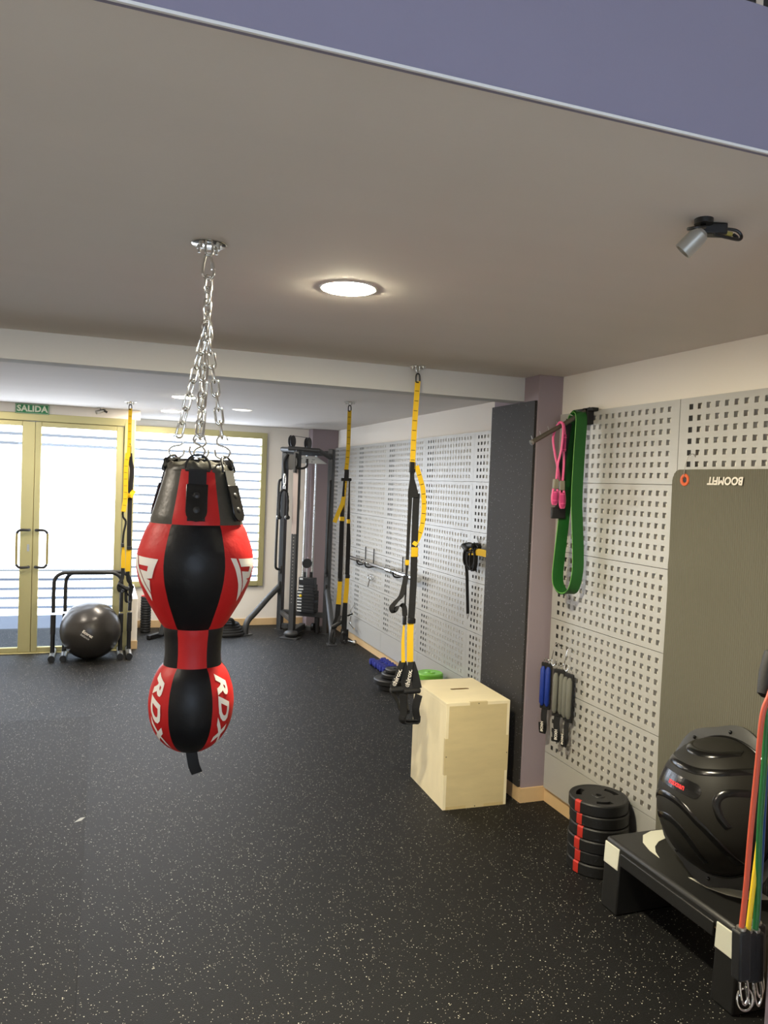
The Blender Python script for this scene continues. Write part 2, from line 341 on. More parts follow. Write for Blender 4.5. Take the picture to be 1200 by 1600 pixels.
# baseboards of beige tiles
def tiles(root, p0, p1, nrm, h=0.085, L=0.33, t=0.012):
    p0, p1 = V(p0), V(p1); d = p1-p0; n = max(1, round(d.length/L)); step = d.length/n; u = d.normalized(); nv = V(nrm)
    mb = MB(); mb.add([V(q) for q in ((-step/2+0.001, 0, 0), (step/2-0.001, 0, 0), (step/2-0.001, t, 0), (-step/2+0.001, t, 0), (-step/2+0.001, 0, h), (step/2-0.001, 0, h), (step/2-0.001, t, h), (-step/2+0.001, t, h))],
                    [(0,3,2,1),(4,5,6,7),(0,1,5,4),(1,2,6,5),(2,3,7,6),(3,0,4,7)])
    me, c = mb.mesh('tile', M['tile'], 0)
    ang = math.atan2(u.y, u.x); side = V((-math.sin(ang), math.cos(ang), 0)); flip = 1 if side.dot(nv) > 0 else 0
    for i in range(n):
        b = p0+u*(step*(i+0.5)) if flip else p0+u*(step*(i+0.5))+nv*t
        q = b+side*c.y+V((0, 0, c.z))
        o = place('tile', me, q, root, (0, 0, ang))
for nm, lab, segs in (('baseboard_right', 'beige tile baseboard along the panelled right wall', [((2.51,1.4,0),(2.51,3.937,0),(-1,0,0)),((2.80,4.5,0),(2.80,9.55,0),(-1,0,0))]),
                      ('baseboard_pillar', 'beige tile baseboard around the mauve pillar foot', [((2.338,3.95,0),(2.51,3.95,0),(0,-1,0)),((2.35,3.951,0),(2.35,4.49,0),(-1,0,0))]),
                      ('baseboard_far', 'beige tile baseboard under the slatted window', [((0.376,9.74,0),(2.46,9.74,0),(0,-1,0)),((0.205,8.56,0),(0.38,8.56,0),(0,-1,0))])):
    r = sempty(nm, segs[0][0], lab, 'baseboard')
    for a, b, n_ in segs: tiles(r, a, b, n_)

# ------------------------------------------------------------------ glass doors, window, outside
def strips(root, x0, x1, y, zs):
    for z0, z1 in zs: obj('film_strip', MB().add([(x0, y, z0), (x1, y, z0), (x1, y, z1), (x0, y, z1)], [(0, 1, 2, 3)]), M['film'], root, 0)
door_z = [(2.212, 2.277), (2.118, 2.182), (0.845, 2.088)]
z = 0.825
while z > 0.42: door_z.append((z-0.066, z)); z -= 0.094
for k, (x0, x1, sl, sr) in enumerate(((-1.50, -0.651, 0.07, 0.116), (-0.649, 0.19, 0.057, 0.072))):
    lab = ('left leaf', 'right leaf')[k]
    d = sempty('door_%d' % (k+1), (x0, 8.5, 0), ('champagne framed glass door leaf with frosted film, lock and curved handle', 'champagne framed glass door leaf with frosted film behind the grey ball')[k], 'door')
    leaf = obj('leaf_frame', MB().box(x0, x0+sl, 8.5, 8.55, 0.012, 2.325).box(x1-sr, x1, 8.5, 8.55, 0.012, 2.325).box(x0+sl, x1-sr, 8.5, 8.55, 0.012, 0.06).box(x0+sl, x1-sr, 8.5, 8.55, 2.278, 2.325), M['gold'], d, bevel=0.004)
    obj('pane', B(x0+sl, x1-sr, 8.522, 8.528, 0.06, 2.278), M['glass'], d, 0)
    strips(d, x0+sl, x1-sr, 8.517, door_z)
    s = -1 if k == 0 else 1; xm = -0.65+s*0.035; xo = xm+s*0.105
    hnd = [(xm, 8.5, 1.245), (xm, 8.455, 1.245), (xo-s*0.03, 8.43, 1.245), (xo, 8.43, 1.215), (xo, 8.43, 0.905), (xo-s*0.03, 8.43, 0.875), (xm, 8.455, 0.875), (xm, 8.5, 0.875)]
    h = obj('handle', MB().tube(smooth_path(hnd[:4], 4), 0.013, 12).tube(smooth_path(hnd[4:], 4), 0.013, 12), M['black'], d)
    obj('handle_grip', MB().cyl((xo, 8.43, 1.18), (xo, 8.43, 0.94), 0.0128), M['goldsteel'], h)
    obj('handle_grip', MB().cyl((xo, 8.43, 1.215), (xo, 8.43, 0.905), 0.0125), M['goldsteel'], h)
    if k == 0: obj('lock', MB().box(-0.70, -0.68, 8.492, 8.5, 1.03, 1.10).cyl((-0.69, 8.485, 1.075), (-0.69, 8.5, 1.075), 0.008), M['steel'], d)
struct(obj('trim_3', MB().box(-1.63, -1.505, 8.49, 8.56, 0, 2.405).box(0.195, 0.30, 8.49, 8.56, 0, 2.405).box(-1.505, 0.195, 8.49, 8.56, 2.33, 2.405).box(-1.505, 0.195, 8.49, 8.56, -0.004, 0.008), M['gold'], bevel=0.004), 'champagne aluminium frame around the glass doors', 'door frame')
w = sempty('window_1', (1.1, 9.74, 0.5), 'window with a champagne frame and frosted horizontal strips', 'window')
obj('window_frame', MB().box(0.22, 0.30, 9.70, 9.80, 0.50, 2.42).box(1.855, 1.92, 9.70, 9.80, 0.50, 2.42).box(0.30, 1.855, 9.70, 9.80, 2.345, 2.42).box(0.30, 1.855, 9.70, 9.80, 0.50, 0.565), M['gold'], w, bevel=0.004)
obj('pane', B(0.30, 1.855, 9.747, 9.753, 0.565, 2.345), M['glass'], w, 0)
z = 2.345
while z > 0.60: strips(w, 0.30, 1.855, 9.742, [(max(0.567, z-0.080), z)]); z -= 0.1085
w2 = sempty('window_2', (0.27, 9.1, 0.53), 'narrow side window between the glass door and the far wall', 'window')
obj('window_frame', MB().box(0.24, 0.30, 8.56, 8.62, 0.53, 2.42).box(0.24, 0.30, 8.62, 9.70, 2.345, 2.42).box(0.24, 0.30, 8.62, 9.70, 0.53, 0.58), M['gold'], w2, bevel=0.004)
obj('pane', B(0.267, 0.273, 8.62, 9.70, 0.58, 2.345), M['glass'], w2, 0)
w3 = sempty('window_3', (0, YB, 0.7), 'unseen window in the back wall, sized for daylight fill', 'window')
obj('window_frame', MB().box(WX0, WX0+0.06, YB-0.1, YB, 0.7, 2.9).box(WX1-0.06, WX1, YB-0.1, YB, 0.7, 2.9).box(WX0+0.06, WX1-0.06, YB-0.1, YB, 0.7, 0.76).box(WX0+0.06, WX1-0.06, YB-0.1, YB, 2.84, 2.9), M['gold'], w3)
obj('pane', B(WX0+0.06, WX1-0.06, YB-0.053, YB-0.047, 0.76, 2.84), M['glass'], w3, 0)
struct(obj('pavement', B(-14, 14, 8.63, 15, -0.2, -0.02), M['pave']), 'grey pavement outside the glass doors', 'pavement')
t = thing('facade', 'grey facade across the street seen through the glass doors', 'building', (0, 15, 0))
obj('wall', B(-14, 14, 15.02, 15.3, 0.75, 3.4), M['render'], t); obj('plinth', B(-14, 14, 15, 15.3, -0.02, 0.75), M['plinth'], t)

# exit sign
sg = thing('exit_sign', 'green exit sign above the glass doors with white lettering', 'sign', (-0.68, 8.49, 2.40))
bd = obj('board', B(-0.833, -0.527, 8.484, 8.4995, 2.398, 2.496), M['green'], sg, bevel=0.001)
obj('border', MB().box(-0.828, -0.532, 8.4825, 8.484, 2.402, 2.405).box(-0.828, -0.532, 8.4825, 8.484, 2.489, 2.492).box(-0.828, -0.825, 8.4825, 8.484, 2.402, 2.492).box(-0.535, -0.532, 8.4825, 8.484, 2.402, 2.492), M['signtext'], sg, 0)
decal('lettering', text_polys('SALIDA', 0.082, 0, 0.0032, 1.06), M['signtext'], lambda a, b: (-0.68+a*0.98, 8.4826, 2.4465+b), sg)

# ------------------------------------------------------------------ perforated wall panels
PW, PH, NC, NR, PX, PZ, HS = 1.0, 0.3945, 17, 7, 0.0536, 0.0517, 0.025
def perforated():
    g = 0.0015; ys = [-PW/2+g]; zs = [-PH/2+g]
    for i in range(NC): c = (i-(NC-1)/2)*PX; ys += [c-HS/2, c+HS/2]
    for j in range(NR): c = (j-(NR-1)/2)*PZ; zs += [c-HS/2, c+HS/2]
    ys.append(PW/2-g); zs.append(PH/2-g); d = 0.0018; ny, nz = len(ys), len(zs)
    vs = [(0, y, z) for z in zs for y in ys]+[(d, y, z) for z in zs for y in ys]; N = ny*nz; fs = []
    I = lambda i, j: j*ny+i
    for j in range(nz-1):
        for i in range(ny-1):
            q = (I(i, j), I(i+1, j), I(i+1, j+1), I(i, j+1))
            if i % 2 == 1 and j % 2 == 1:
                for a in range(4): b = (a+1) % 4; fs.append((q[a], q[b], q[b]+N, q[a]+N))
            else: fs.append(q[::-1]); fs.append(tuple(x+N for x in q))
    mb = MB(); mb.v = vs; mb.f = fs
    e = 0.018                                   # folded rim
    for y0, y1, z0, z1 in ((ys[0], ys[0]+d, zs[0], zs[-1]), (ys[-1]-d, ys[-1], zs[0], zs[-1]), (ys[0], ys[-1], zs[0], zs[0]+d), (ys[0], ys[-1], zs[-1]-d, zs[-1])):
        mb.box(d, e, y0, y1, z0, z1)
    me = bpy.data.meshes.new('panel'); me.from_pydata(mb.v, [], mb.f); bm = bmesh.new(); bm.from_mesh(me)
    bmesh.ops.recalc_face_normals(bm, faces=bm.faces); bm.to_mesh(me); bm.free(); me.materials.append(M['panel']); return me
pm = perforated()
plain, _pc = B(0, 0.018, -PW/2+0.0015, PW/2-0.0015, 0.092, 0.303).mesh('plain_panel', M['panel'], 0)
for nm, lab, X, cols, rw in (('perforated_panelling', 'silver perforated panelling on the near right wall behind the olive mat', 2.48, [3.419, 2.419, 1.919-0.0], 0.045),
                             ('perforated_panelling', 'silver perforated panelling on the far right wall behind the barbell', 2.765, [9.095, 8.095, 7.095, 6.095, 5.095], 0.085)):
    r = thing(nm, lab, 'wall panelling', (X, cols[0], 0.09))
    if X < 2.6: cols = [3.419, 2.419]
    for cy in cols:
        for k in range(5): place('panel', pm, (X, cy, 0.305+PH*(k+0.5)), r)
        place('plain_panel', plain, (X+_pc.x, cy, _pc.z), r)
        obj('support_rail', B(X+0.004, X+0.015, cy+0.5-0.05-rw, cy+0.5-0.05, 0.31, 2.27), M['rail'], r, 0)
    obj('backing_board', B(X+0.0195, X+0.0235, cols[-1]-0.499, cols[0]+0.499, 0.305, 2.275), M['board'], r, 0)
    if X < 2.6: obj('support_rail', B(X+0.004, X+0.015, 1.925, 1.95, 0.31, 2.27), M['rail'], r, 0)
    else: obj('support_rail', B(X+0.004, X+0.015, 4.6, 4.62, 0.31, 2.27), M['rail'], r, 0)

# ------------------------------------------------------------------ ceiling lamps
def downlight(x, y, m, lab, grp, r=0.092, z=HC):
    t = thing('downlight', lab, 'ceiling light', (x, y, z-0.012), grp)
    obj('trim_ring', MB().lathe([(r-0.001, -0.003), (r+0.003, -0.004), (r+0.008, -0.002), (r+0.009, 0.0), (r-0.001, 0.0), (r-0.001, -0.003)], (x, y, z), 40), M['lampoff'], t)
    obj('diffuser', MB().lathe([(0.0, -0.009)]+[((r-0.002)*math.sin(a), -0.004-0.005*math.cos(a)) for a in [PI/2*i/8 for i in range(1, 9)]]+[(r-0.002, -0.001), (0, -0.001)], (x, y, z), 40), m, t)
downlight(0.775, 2.59, M['lamp'], 'bright round downlight in the near ceiling beside the punching bag chain', 'round downlights')
downlight(0.615, 6.74, M['lamp_far'], 'round downlight beyond the beam, nearest of the far three', 'round downlights')
downlight(0.63, 8.28, M['lamp_far'], 'round downlight nearest the glass doors, left of the bag chain', 'round downlights')
downlight(1.238, 7.54, M['lamp_dim'], 'dim round downlight beyond the beam, right of the bag chain', 'round downlights')
downlight(-1.2, 2.6, M['lamp_far'], 'round downlight in the near ceiling over the left side', 'round downlights')
downlight(-1.2, 6.75, M['lamp_far'], 'round downlight over the left side of the floor', 'round downlights')

# spot lamp with cables
t = thing('ceiling_spot', 'small aluminium ceiling spot with black driver box and loose cables', 'spot lamp', (1.37, 1.54, HC))
obj('bracket', MB().cyl((1.345, 1.535, 2.5), (1.345, 1.535, 2.488), 0.022).bar((1.345, 1.535, 2.49), (1.327, 1.522, 2.445), 0.012, 0.003), M['black'], t)
obj('lamp_can', MB().lathe([(0.0, 0.0), (0.012, 0.0), (0.021, 0.008), (0.023, 0.02), (0.023, 0.064), (0.020, 0.064), (0.018, 0.045), (0, 0.045)], (1.332, 1.520, 2.466), 28, (-0.50, 0.48, -0.72)), M['alu'], t)
obj('driver_box', MB(Matrix.Translation((1.385, 1.55, 2.484)) @ Matrix.Rotation(-0.35, 4, 'Z')).box(-0.032, 0.032, -0.017, 0.017, -0.014, 0.014), M['black'], t, bevel=0.004)
obj('connector', MB().bar((1.408, 1.535, 2.475), (1.426, 1.528, 2.472), 0.012, 0.010), M['olivey'], t, bevel=0.002)
for pth in ([(1.41, 1.54, 2.488), (1.44, 1.53, 2.485), (1.452, 1.525, 2.472), (1.44, 1.52, 2.46), (1.40, 1.515, 2.458), (1.365, 1.52, 2.462)],
            [(1.43, 1.528, 2.473), (1.44, 1.527, 2.468), (1.435, 1.522, 2.462), (1.42, 1.52, 2.46)],
            [(1.36, 1.55, 2.485), (1.33, 1.56, 2.482), (1.305, 1.54, 2.472), (1.31, 1.52, 2.47), (1.335, 1.52, 2.475), (1.345, 1.54, 2.48)]):
    obj('cable', MB().tube(smooth_path(pth, 5), 0.004, 8), M['black'], t)
t = thing('ceiling_spot', 'tiny grey spot bracket on the ceiling beside the exit sign', 'spot lamp', (-0.046, 8.42, HC))
obj('bracket', MB().cyl((-0.046, 8.42, 2.5), (-0.046, 8.42, 2.492), 0.03).bar((-0.046, 8.42, 2.495), (-0.04, 8.41, 2.465), 0.015, 0.004), M['steel'], t)
obj('lamp_can', MB().cyl((0.0, 8.42, 2.475), (-0.085, 8.38, 2.445), 0.014, 0.02), M['steel'], t)
obj('clamp', MB().bar((-0.03, 8.40, 2.478), (0.02, 8.41, 2.455), 0.012, 0.02), M['black'], t)

# ------------------------------------------------------------------ punching bag
BX, BY = 0.2575, 2.298
_d0 = V((-0.113, -0.9936, 0)); _d1 = V((0.9936, -0.113, 0)); ROT0 = math.radians(-1)
def bdir(phi): return _d0*math.cos(phi+ROT0)+_d1*math.sin(phi+ROT0)
BP = np.array([(1.030,0.0),(1.034,0.028),(1.046,0.056),(1.072,0.086),(1.104,0.106),(1.138,0.1175),(1.183,0.122),(1.223,0.1175),(1.263,0.104),(1.295,0.084),(1.302,0.0805),(1.33,0.0795),(1.368,0.081),(1.401,0.087),(1.433,0.106),(1.485,0.136),(1.538,0.158),(1.582,0.166),(1.62,0.162),(1.649,0.153),(1.70,0.1335),(1.76,0.1155),(1.82,0.099),(1.852,0.091)])
def brad(z, a):                                  # a: angle inside its panel (-30..30 deg)
    r = float(np.interp(z, BP[:, 0], BP[:, 1]))
    for dz in (-0.008, 0.008): r += float(np.interp(z+dz, BP[:, 0], BP[:, 1]))
    r /= 3
    r *= 0.990+0.036*math.cos(3*a)
    for zs in (1.292, 1.402, 1.70): r -= 0.0035*math.exp(-((z-zs)/0.006)**2)
    return r
def bpt(phi, z, off=0.0):
    a = (phi+PI/6) % (PI/3)-PI/6
    return V((BX, BY, z))+bdir(phi)*(brad(z, a)+off)
bag = thing('punching_bag', 'red and black hourglass punching bag hanging on chains', 'punching bag', (BX, BY, 1.03))
rows = [(1.03, 1.292, 1), (1.292, 1.402, 0), (1.402, 1.70, 1), (1.70, 1.852, 0)]
bag_panels = {}
for ri, (z0, z1, odd) in enumerate(rows):
    for k in range(6):
        mb = MB(); na = 10; nz = max(6, int((z1-z0)/0.012)); vs = []; fs = []
        for j in range(nz+1):
            for i in range(na+1): vs.append(bpt(k*PI/3-PI/6+PI/3*i/na, z0+(z1-z0)*j/nz))
        for j in range(nz):
            for i in range(na): q = j*(na+1)+i; fs.append((q, q+1, q+na+2, q+na+1))
        mb.add(vs, fs); red = (k % 2) == odd
        m = M['redleather'] if red else (M['greyleather'] if ri == 3 else M['blackleather'])
        bag_panels[ri, k] = obj('leather_panel', mb, m, bag, 180)
# logos and lettering printed on the two side panels that face the room
logo = [[(0, 0), (0.17, 0.015), (0.60, 0.84), (0.545, 1.0)],
        [(0.24, 0.02), (1.0, 0.05), (0.92, 0.22), (0.32, 0.20)], [(0.92, 0.22), (0.80, 0.47), (0.60, 0.49), (0.55, 0.38), (0.66, 0.33), (0.71, 0.21)],
        [(0.66, 0.33), (0.55, 0.38), (0.60, 0.49), (0.72, 0.52), (0.62, 0.80), (0.36, 0.30)]]
for k in (1, 5):
    w0, h0, zt = 0.105, 0.128, 1.612; sg_ = 1 if k == 1 else -1; pl0 = sg_*math.radians(54.5); pt0 = math.radians(47) if k == 1 else math.radians(-52)
    def fn(a, b, pl0=pl0): zz = zt-b*h0; return bpt(pl0+(a-0.5)*w0/0.16, zz, 0.0015)
    decal('printed_logo', poly_mesh(logo), M['print'], fn, bag_panels[2, k], 0.08)
    def fn2(a, b, pt0=pt0): return bpt(pt0+b*0.62/0.12, 1.182-a*1.06, 0.0015)
    decal('printed_lettering', text_polys('RDX', 0.084, 0.35, 0.0035, 1.12), M['print'], fn2, bag_panels[0, k], 0.012)
# top cover, rim, bottom tail
mb = MB(); n = 36; vs = [V((BX, BY, 1.872))]; fs = []
for j, (rr, zz) in enumerate(((0.03, 1.874), (0.055, 1.868), (0.075, 1.872), (0.086, 1.862), (0.092, 1.848), (0.090, 1.842))):
    for i in range(n):
        a = 2*PI*i/n; k = 0.004*math.sin(5*a+j*1.3)+0.003*math.sin(9*a-j)
        vs.append(V((BX, BY, zz+(k if j < 4 else 0)))+bdir(a)*(rr+0.5*k))
for i in range(n): fs.append((0, 1+i, 1+(i+1) % n))
for j in range(5):
    for i in range(n): fs.append((1+j*n+i, 1+j*n+(i+1) % n, 1+(j+1)*n+(i+1) % n, 1+(j+1)*n+i))
obj('top_cover', mb.add(vs, fs), M['greyleather'], bag, 60)
vs = []; fs = []; n = 25
for i in range(n):
    a = math.radians(80+200*i/(n-1)); e = min(1.0, math.sin(PI*i/(n-1))*3)
    for r_, z_ in ((0.093, 1.835), (0.097, 1.85), (0.099, 1.86+0.026*e), (0.096, 1.86+0.026*e), (0.090, 1.845)): vs.append(V((BX, BY, z_))+bdir(a)*r_)
for i in range(n-1):
    for j in range(4): fs.append((i*5+j, i*5+j+1, i*5+6+j, i*5+5+j))
obj('back_collar', MB().add(vs, fs), M['blackleather'], bag, 60)
tail = smooth_path([(BX+0.002, BY, 1.045), (BX+0.006, BY-0.004, 1.02), (BX+0.012, BY-0.006, 0.99), (BX+0.022, BY-0.002, 0.966)], 4)
obj('tail_strap', MB().ribbon(tail, 0.032, 0.005, (0.98, -0.2, 0)), M['web'], bag, 40)
# straps and D rings
STR = [0.0, math.radians(60), math.radians(180), math.radians(240)]
ring_top = []
for phi in STR:
    tn = _d1*math.cos(phi+ROT0)-_d0*math.sin(phi+ROT0); rd = bdir(phi)
    base = [bpt(phi, z, 0.004) for z in (1.712, 1.73, 1.76, 1.79, 1.82, 1.845)]
    top = V((BX, BY, 1.853))+rd*0.0975
    st = obj('strap', MB().ribbon(base+[top], 0.048, 0.004, tn), M['web'], bag, 40)
    # tab of stitched leather with two rivets
    pts = []
    for i in range(9): a = PI+PI*i/8; pts.append((0.029*math.cos(a), 1.737+0.027*math.sin(a)))
    pts += [(0.029, 1.812), (-0.029, 1.812)]
    mbt = MB(); mbt.prism(pts, lambda a, b, d, phi=phi, tn=tn: bpt(phi, b, 0.0)+tn*a+bdir(phi)*d, 0.004, 0.0095)
    tab = obj('strap_tab', mbt, M['gloss'], st, 40, bevel=0.0015)
    for zz in (1.742, 1.782):
        q = bpt(phi, zz, 0.009); obj('rivet', MB().lathe([(0.009, 0), (0.009, 0.0015), (0.006, 0.0035), (0, 0.004)], q, 16, bdir(phi)+V((0, 0, 0.3))), M['black'], st)
    c = V((BX, BY, 1.850))+rd*0.097
    dr = [c+tn*0.033, c+tn*0.033+V((0, 0, 0.008))]+[c+V((0, 0, 0.010))+tn*(0.033*math.cos(PI*i/12))+V((0, 0, 0.034*math.sin(PI*i/12)))-rd*(0.014*math.sin(PI*i/12)) for i in range(13)]+[c-tn*0.033+V((0, 0, 0.008)), c-tn*0.033]
    obj('d_ring', MB().tube(dr, 0.0034, 8, True), M['black'], bag)
    ring_top.append(c+V((0, 0, 0.0415))-rd*0.014)
# chain links share one mesh
def stadium(L, W, n=6):
    return [(W/2*math.cos(a), 0, L/2-W/2+W/2*math.sin(a)) for a in [PI*i/n for i in range(n+1)]]+[(W/2*math.cos(a), 0, -L/2+W/2+W/2*math.sin(a)) for a in [PI+PI*i/n for i in range(n+1)]]
LK, _lc = MB().tube(stadium(0.050, 0.0205), 0.0035, 8, True).mesh('link', M['chrome'], 60, (0, 0, 0))
def chain(p0, p1, parent, pitch=0.0415, spin=0.0):
    p0, p1 = V(p0), V(p1); d = p1-p0; n = max(1, round(d.length/pitch)); q = d.normalized().to_track_quat('Z', 'Y')
    root = None
    for i in range(n):
        o = place('link', LK, p0+d*((i+0.5)/n), parent)
        o.rotation_mode = 'QUATERNION'; o.rotation_quaternion = q @ Matrix.Rotation((i % 2)*PI/2+spin, 3, 'Z').to_quaternion()
sx, sy = 0.268, 2.298
hook_top = []
split = V((sx, sy, 2.268))
cr = obj('collector_ring', MB().tube(stadium(0.03, 0.024, 8), 0.0035, 8, True), M['chrome'], bag); cr.location = split; WL[cr] = split.copy()
for i in range(len(STR)):
    rt = ring_top[i]; ht = rt+(split-rt).normalized()*0.058
    up = (ht-rt).normalized(); sd = up.cross(V((0.1, 1, 0))).normalized()*(1 if i in (0, 1) else -1)
    pts = [rt+sd*0.024+up*0.024, rt+up*0.008+sd*0.024, rt+sd*0.013-up*0.003, rt-up*0.004, rt-sd*0.013+up*0.003, rt-sd*0.017+up*0.014, rt-sd*0.008+up*0.026, rt+sd*0.012+up*0.036, rt+sd*0.016+up*0.047, rt+sd*0.010+up*0.058, rt+up*0.062, rt-sd*0.012+up*0.056, rt-sd*0.015+up*0.046]
    h = obj('s_hook', MB().tube(smooth_path(pts, 4), 0.0029, 8), M['chrome'], bag)
    chain(ht, split, h, spin=0.4*i+0.3)
chain(split, (sx+0.001, sy, 2.402), cr, 0.034, 0.5)
cb = [(sx-0.005, sy, 2.470), (sx-0.010, sy, 2.462), (sx-0.016, sy, 2.425), (sx-0.013, sy, 2.407), (sx, sy, 2.400), (sx+0.012, sy, 2.407), (sx+0.015, sy, 2.424), (sx+0.008, sy, 2.455), (sx+0.004, sy, 2.470)]
ca = obj('carabiner', MB().tube(smooth_path(cb, 4), 0.0038, 8, True), M['chrome'], bag)
obj('screw_gate', MB().cyl((sx+0.013, sy, 2.428), (sx+0.0095, sy, 2.447), 0.0062, n=12), M['chrome'], ca)
def anchor(x, y, r, lab, z=HC):
    t = thing('ceiling_anchor', lab, 'ceiling anchor', (x, y, z), 'steel ceiling anchors')
    obj('plate', MB().lathe([(0, -0.005), (r-0.003, -0.005), (r, -0.003), (r, 0), (0, 0)], (x, y, z), 32), M['chrome'], t)
    for k in range(4):
        a = PI/4+k*PI/2; px, py = x+0.7*r*math.cos(a), y+0.7*r*math.sin(a)
        obj('bolt', MB().cyl((px, py, z-0.005), (px, py, z-0.011), 0.0085, n=6).cyl((px, py, z-0.01), (px, py, z-0.022), 0.004, n=10), M['steel'], t)
    obj('eye', MB().tube([(x-0.010, y, z-0.004), (x-0.010, y, z-0.02)]+arc((x, y, z-0.024), 0.010, PI, 2*PI, 8, (1, 0, 0), (0, 0, 1))+[(x+0.010, y, z-0.02), (x+0.010, y, z-0.004)], 0.0035, 8), M['steel'], t)
anchor(sx, sy, 0.05, 'round steel ceiling anchor holding the punching bag chain')

# ------------------------------------------------------------------ suspension trainers
CAMX = V((0.94, -0.34, 0))
def tx_buckle(z, x, y, parent):
    pts = [(x+0.014*a, y, z+b) for a, b in ((-0.75, 0.0), (-0.8, 0.03), (-0.4, 0.045), (0.4, 0.045), (0.8, 0.03), (0.75, 0.0))]
    return obj('carabiner', MB().tube(smooth_path(pts+[pts[0]], 4), 0.0045, 8), M['black'], parent)
def stitched(path, w, parent, step=0.055):
    P = [V(p) for p in path]; s = obj('yellow_strap', MB().ribbon(P, w, 0.003, CAMX), M['yellow'], parent, 40)
    L = 0; nxt = step; mb = MB(); got = False
    for a, b in zip(P, P[1:]):
        d = b-a
        while L+d.length >= nxt:
            q = a+d*((nxt-L)/d.length); u = d.normalized(); wd = (CAMX-u*CAMX.dot(u)).normalized()
            mb.bar(q-wd*w*0.36, q+wd*w*0.36, 0.0035, 0.0042, u.cross(wd)); got = True; nxt += step
        L += d.length
    if got: obj('stitching', mb, M['web'], s, 0)
def grip(parent, c, half, axis):
    c, axis = V(c), V(axis).normalized()
    g = obj('grip', MB().lathe([(0.011, -half), (0.016, -half+0.006), (0.0165, 0), (0.016, half-0.006), (0.011, half)], c, 18, axis), M['matteblack'], parent)
    return g
# near trainer
t = thing('suspension_trainer', 'yellow and black suspension trainer hanging beside the plywood box', 'suspension trainer', (1.635, 4.05, 0.50), 'suspension trainers')
tx_buckle(2.41, 1.634, 4.05, t)
stitched(smooth_path([(1.634, 4.05, 2.415), (1.630, 4.05, 2.30), (1.625, 4.05, 2.15), (1.622, 4.05, 1.925)], 5), 0.030, t)
stitched(smooth_path([(1.645, 4.045, 1.945), (1.671, 4.045, 1.875), (1.689, 4.045, 1.82), (1.698, 4.045, 1.75), (1.700, 4.045, 1.70), (1.697, 4.045, 1.637), (1.688, 4.045, 1.58), (1.667, 4.045, 1.526), (1.649, 4.045, 1.498)], 4), 0.027, t)
obj('buckle', MB().box(1.605, 1.641, 4.044, 4.058, 1.905, 1.965).box(1.609, 1.637, 4.046, 4.056, 1.895, 1.91), M['black'], t, bevel=0.004)
obj('equaliser_loop', MB().ribbon([(1.622, 4.05, 1.905), (1.624, 4.05, 1.87), (1.632, 4.05, 1.80), (1.635, 4.05, 1.765)], [0.022, 0.026, 0.055, 0.06], 0.008, CAMX), M['web'], t, 40, bevel=0.002)
obj('main_strap', MB().ribbon([(1.655, 4.05, 1.79), (1.653, 4.05, 1.717), (1.654, 4.05, 1.494), (1.655, 4.05, 1.409), (1.657, 4.05, 1.311), (1.654, 4.05, 1.127), (1.651, 4.05, 1.06)], 0.038, 0.005, CAMX), M['web'], t, 40)
obj('main_strap', MB().ribbon([(1.618, 4.052, 1.79), (1.618, 4.052, 1.716), (1.616, 4.052, 1.554), (1.616, 4.052, 1.4), (1.613, 4.052, 1.319), (1.613, 4.052, 1.064)], [0.024, 0.022, 0.018, 0.018, 0.012, 0.008], 0.008, CAMX), M['web'], t, 40)
obj('adjuster', B(1.636, 1.675, 4.04, 4.056, 1.432, 1.487), M['yellow'], t, bevel=0.003); obj('adjuster', B(1.604, 1.625, 4.043, 4.06, 1.385, 1.415), M['yellow'], t, bevel=0.003)
obj('cam_buckle', B(1.634, 1.676, 4.038, 4.058, 1.055, 1.085), M['black'], t, bevel=0.004); obj('cam_buckle', B(1.602, 1.622, 4.04, 4.062, 1.05, 1.10), M['black'], t, bevel=0.004)
obj('strap_tail', MB().ribbon(smooth_path([(1.611, 4.05, 1.327), (1.602, 4.05, 1.27), (1.587, 4.05, 1.214), (1.554, 4.05, 1.178), (1.532, 4.05, 1.146), (1.546, 4.05, 1.125), (1.566, 4.05, 1.149), (1.59, 4.05, 1.161), (1.607, 4.05, 1.148), (1.613, 4.05, 1.10)], 4), 0.030, 0.003, (0.75, -0.45, 0.55)), M['web'], t, 40)
obj('handle_strap', MB().ribbon([(1.650, 4.05, 1.055), (1.650, 4.05, 1.0), (1.656, 4.05, 0.837)], 0.036, 0.004, CAMX), M['yellow'], t, 40)
obj('handle_strap', MB().ribbon([(1.612, 4.055, 1.055), (1.610, 4.055, 0.95), (1.617, 4.055, 0.835)], [0.010, 0.018, 0.022], 0.004, CAMX), M['yellow'], t, 40)
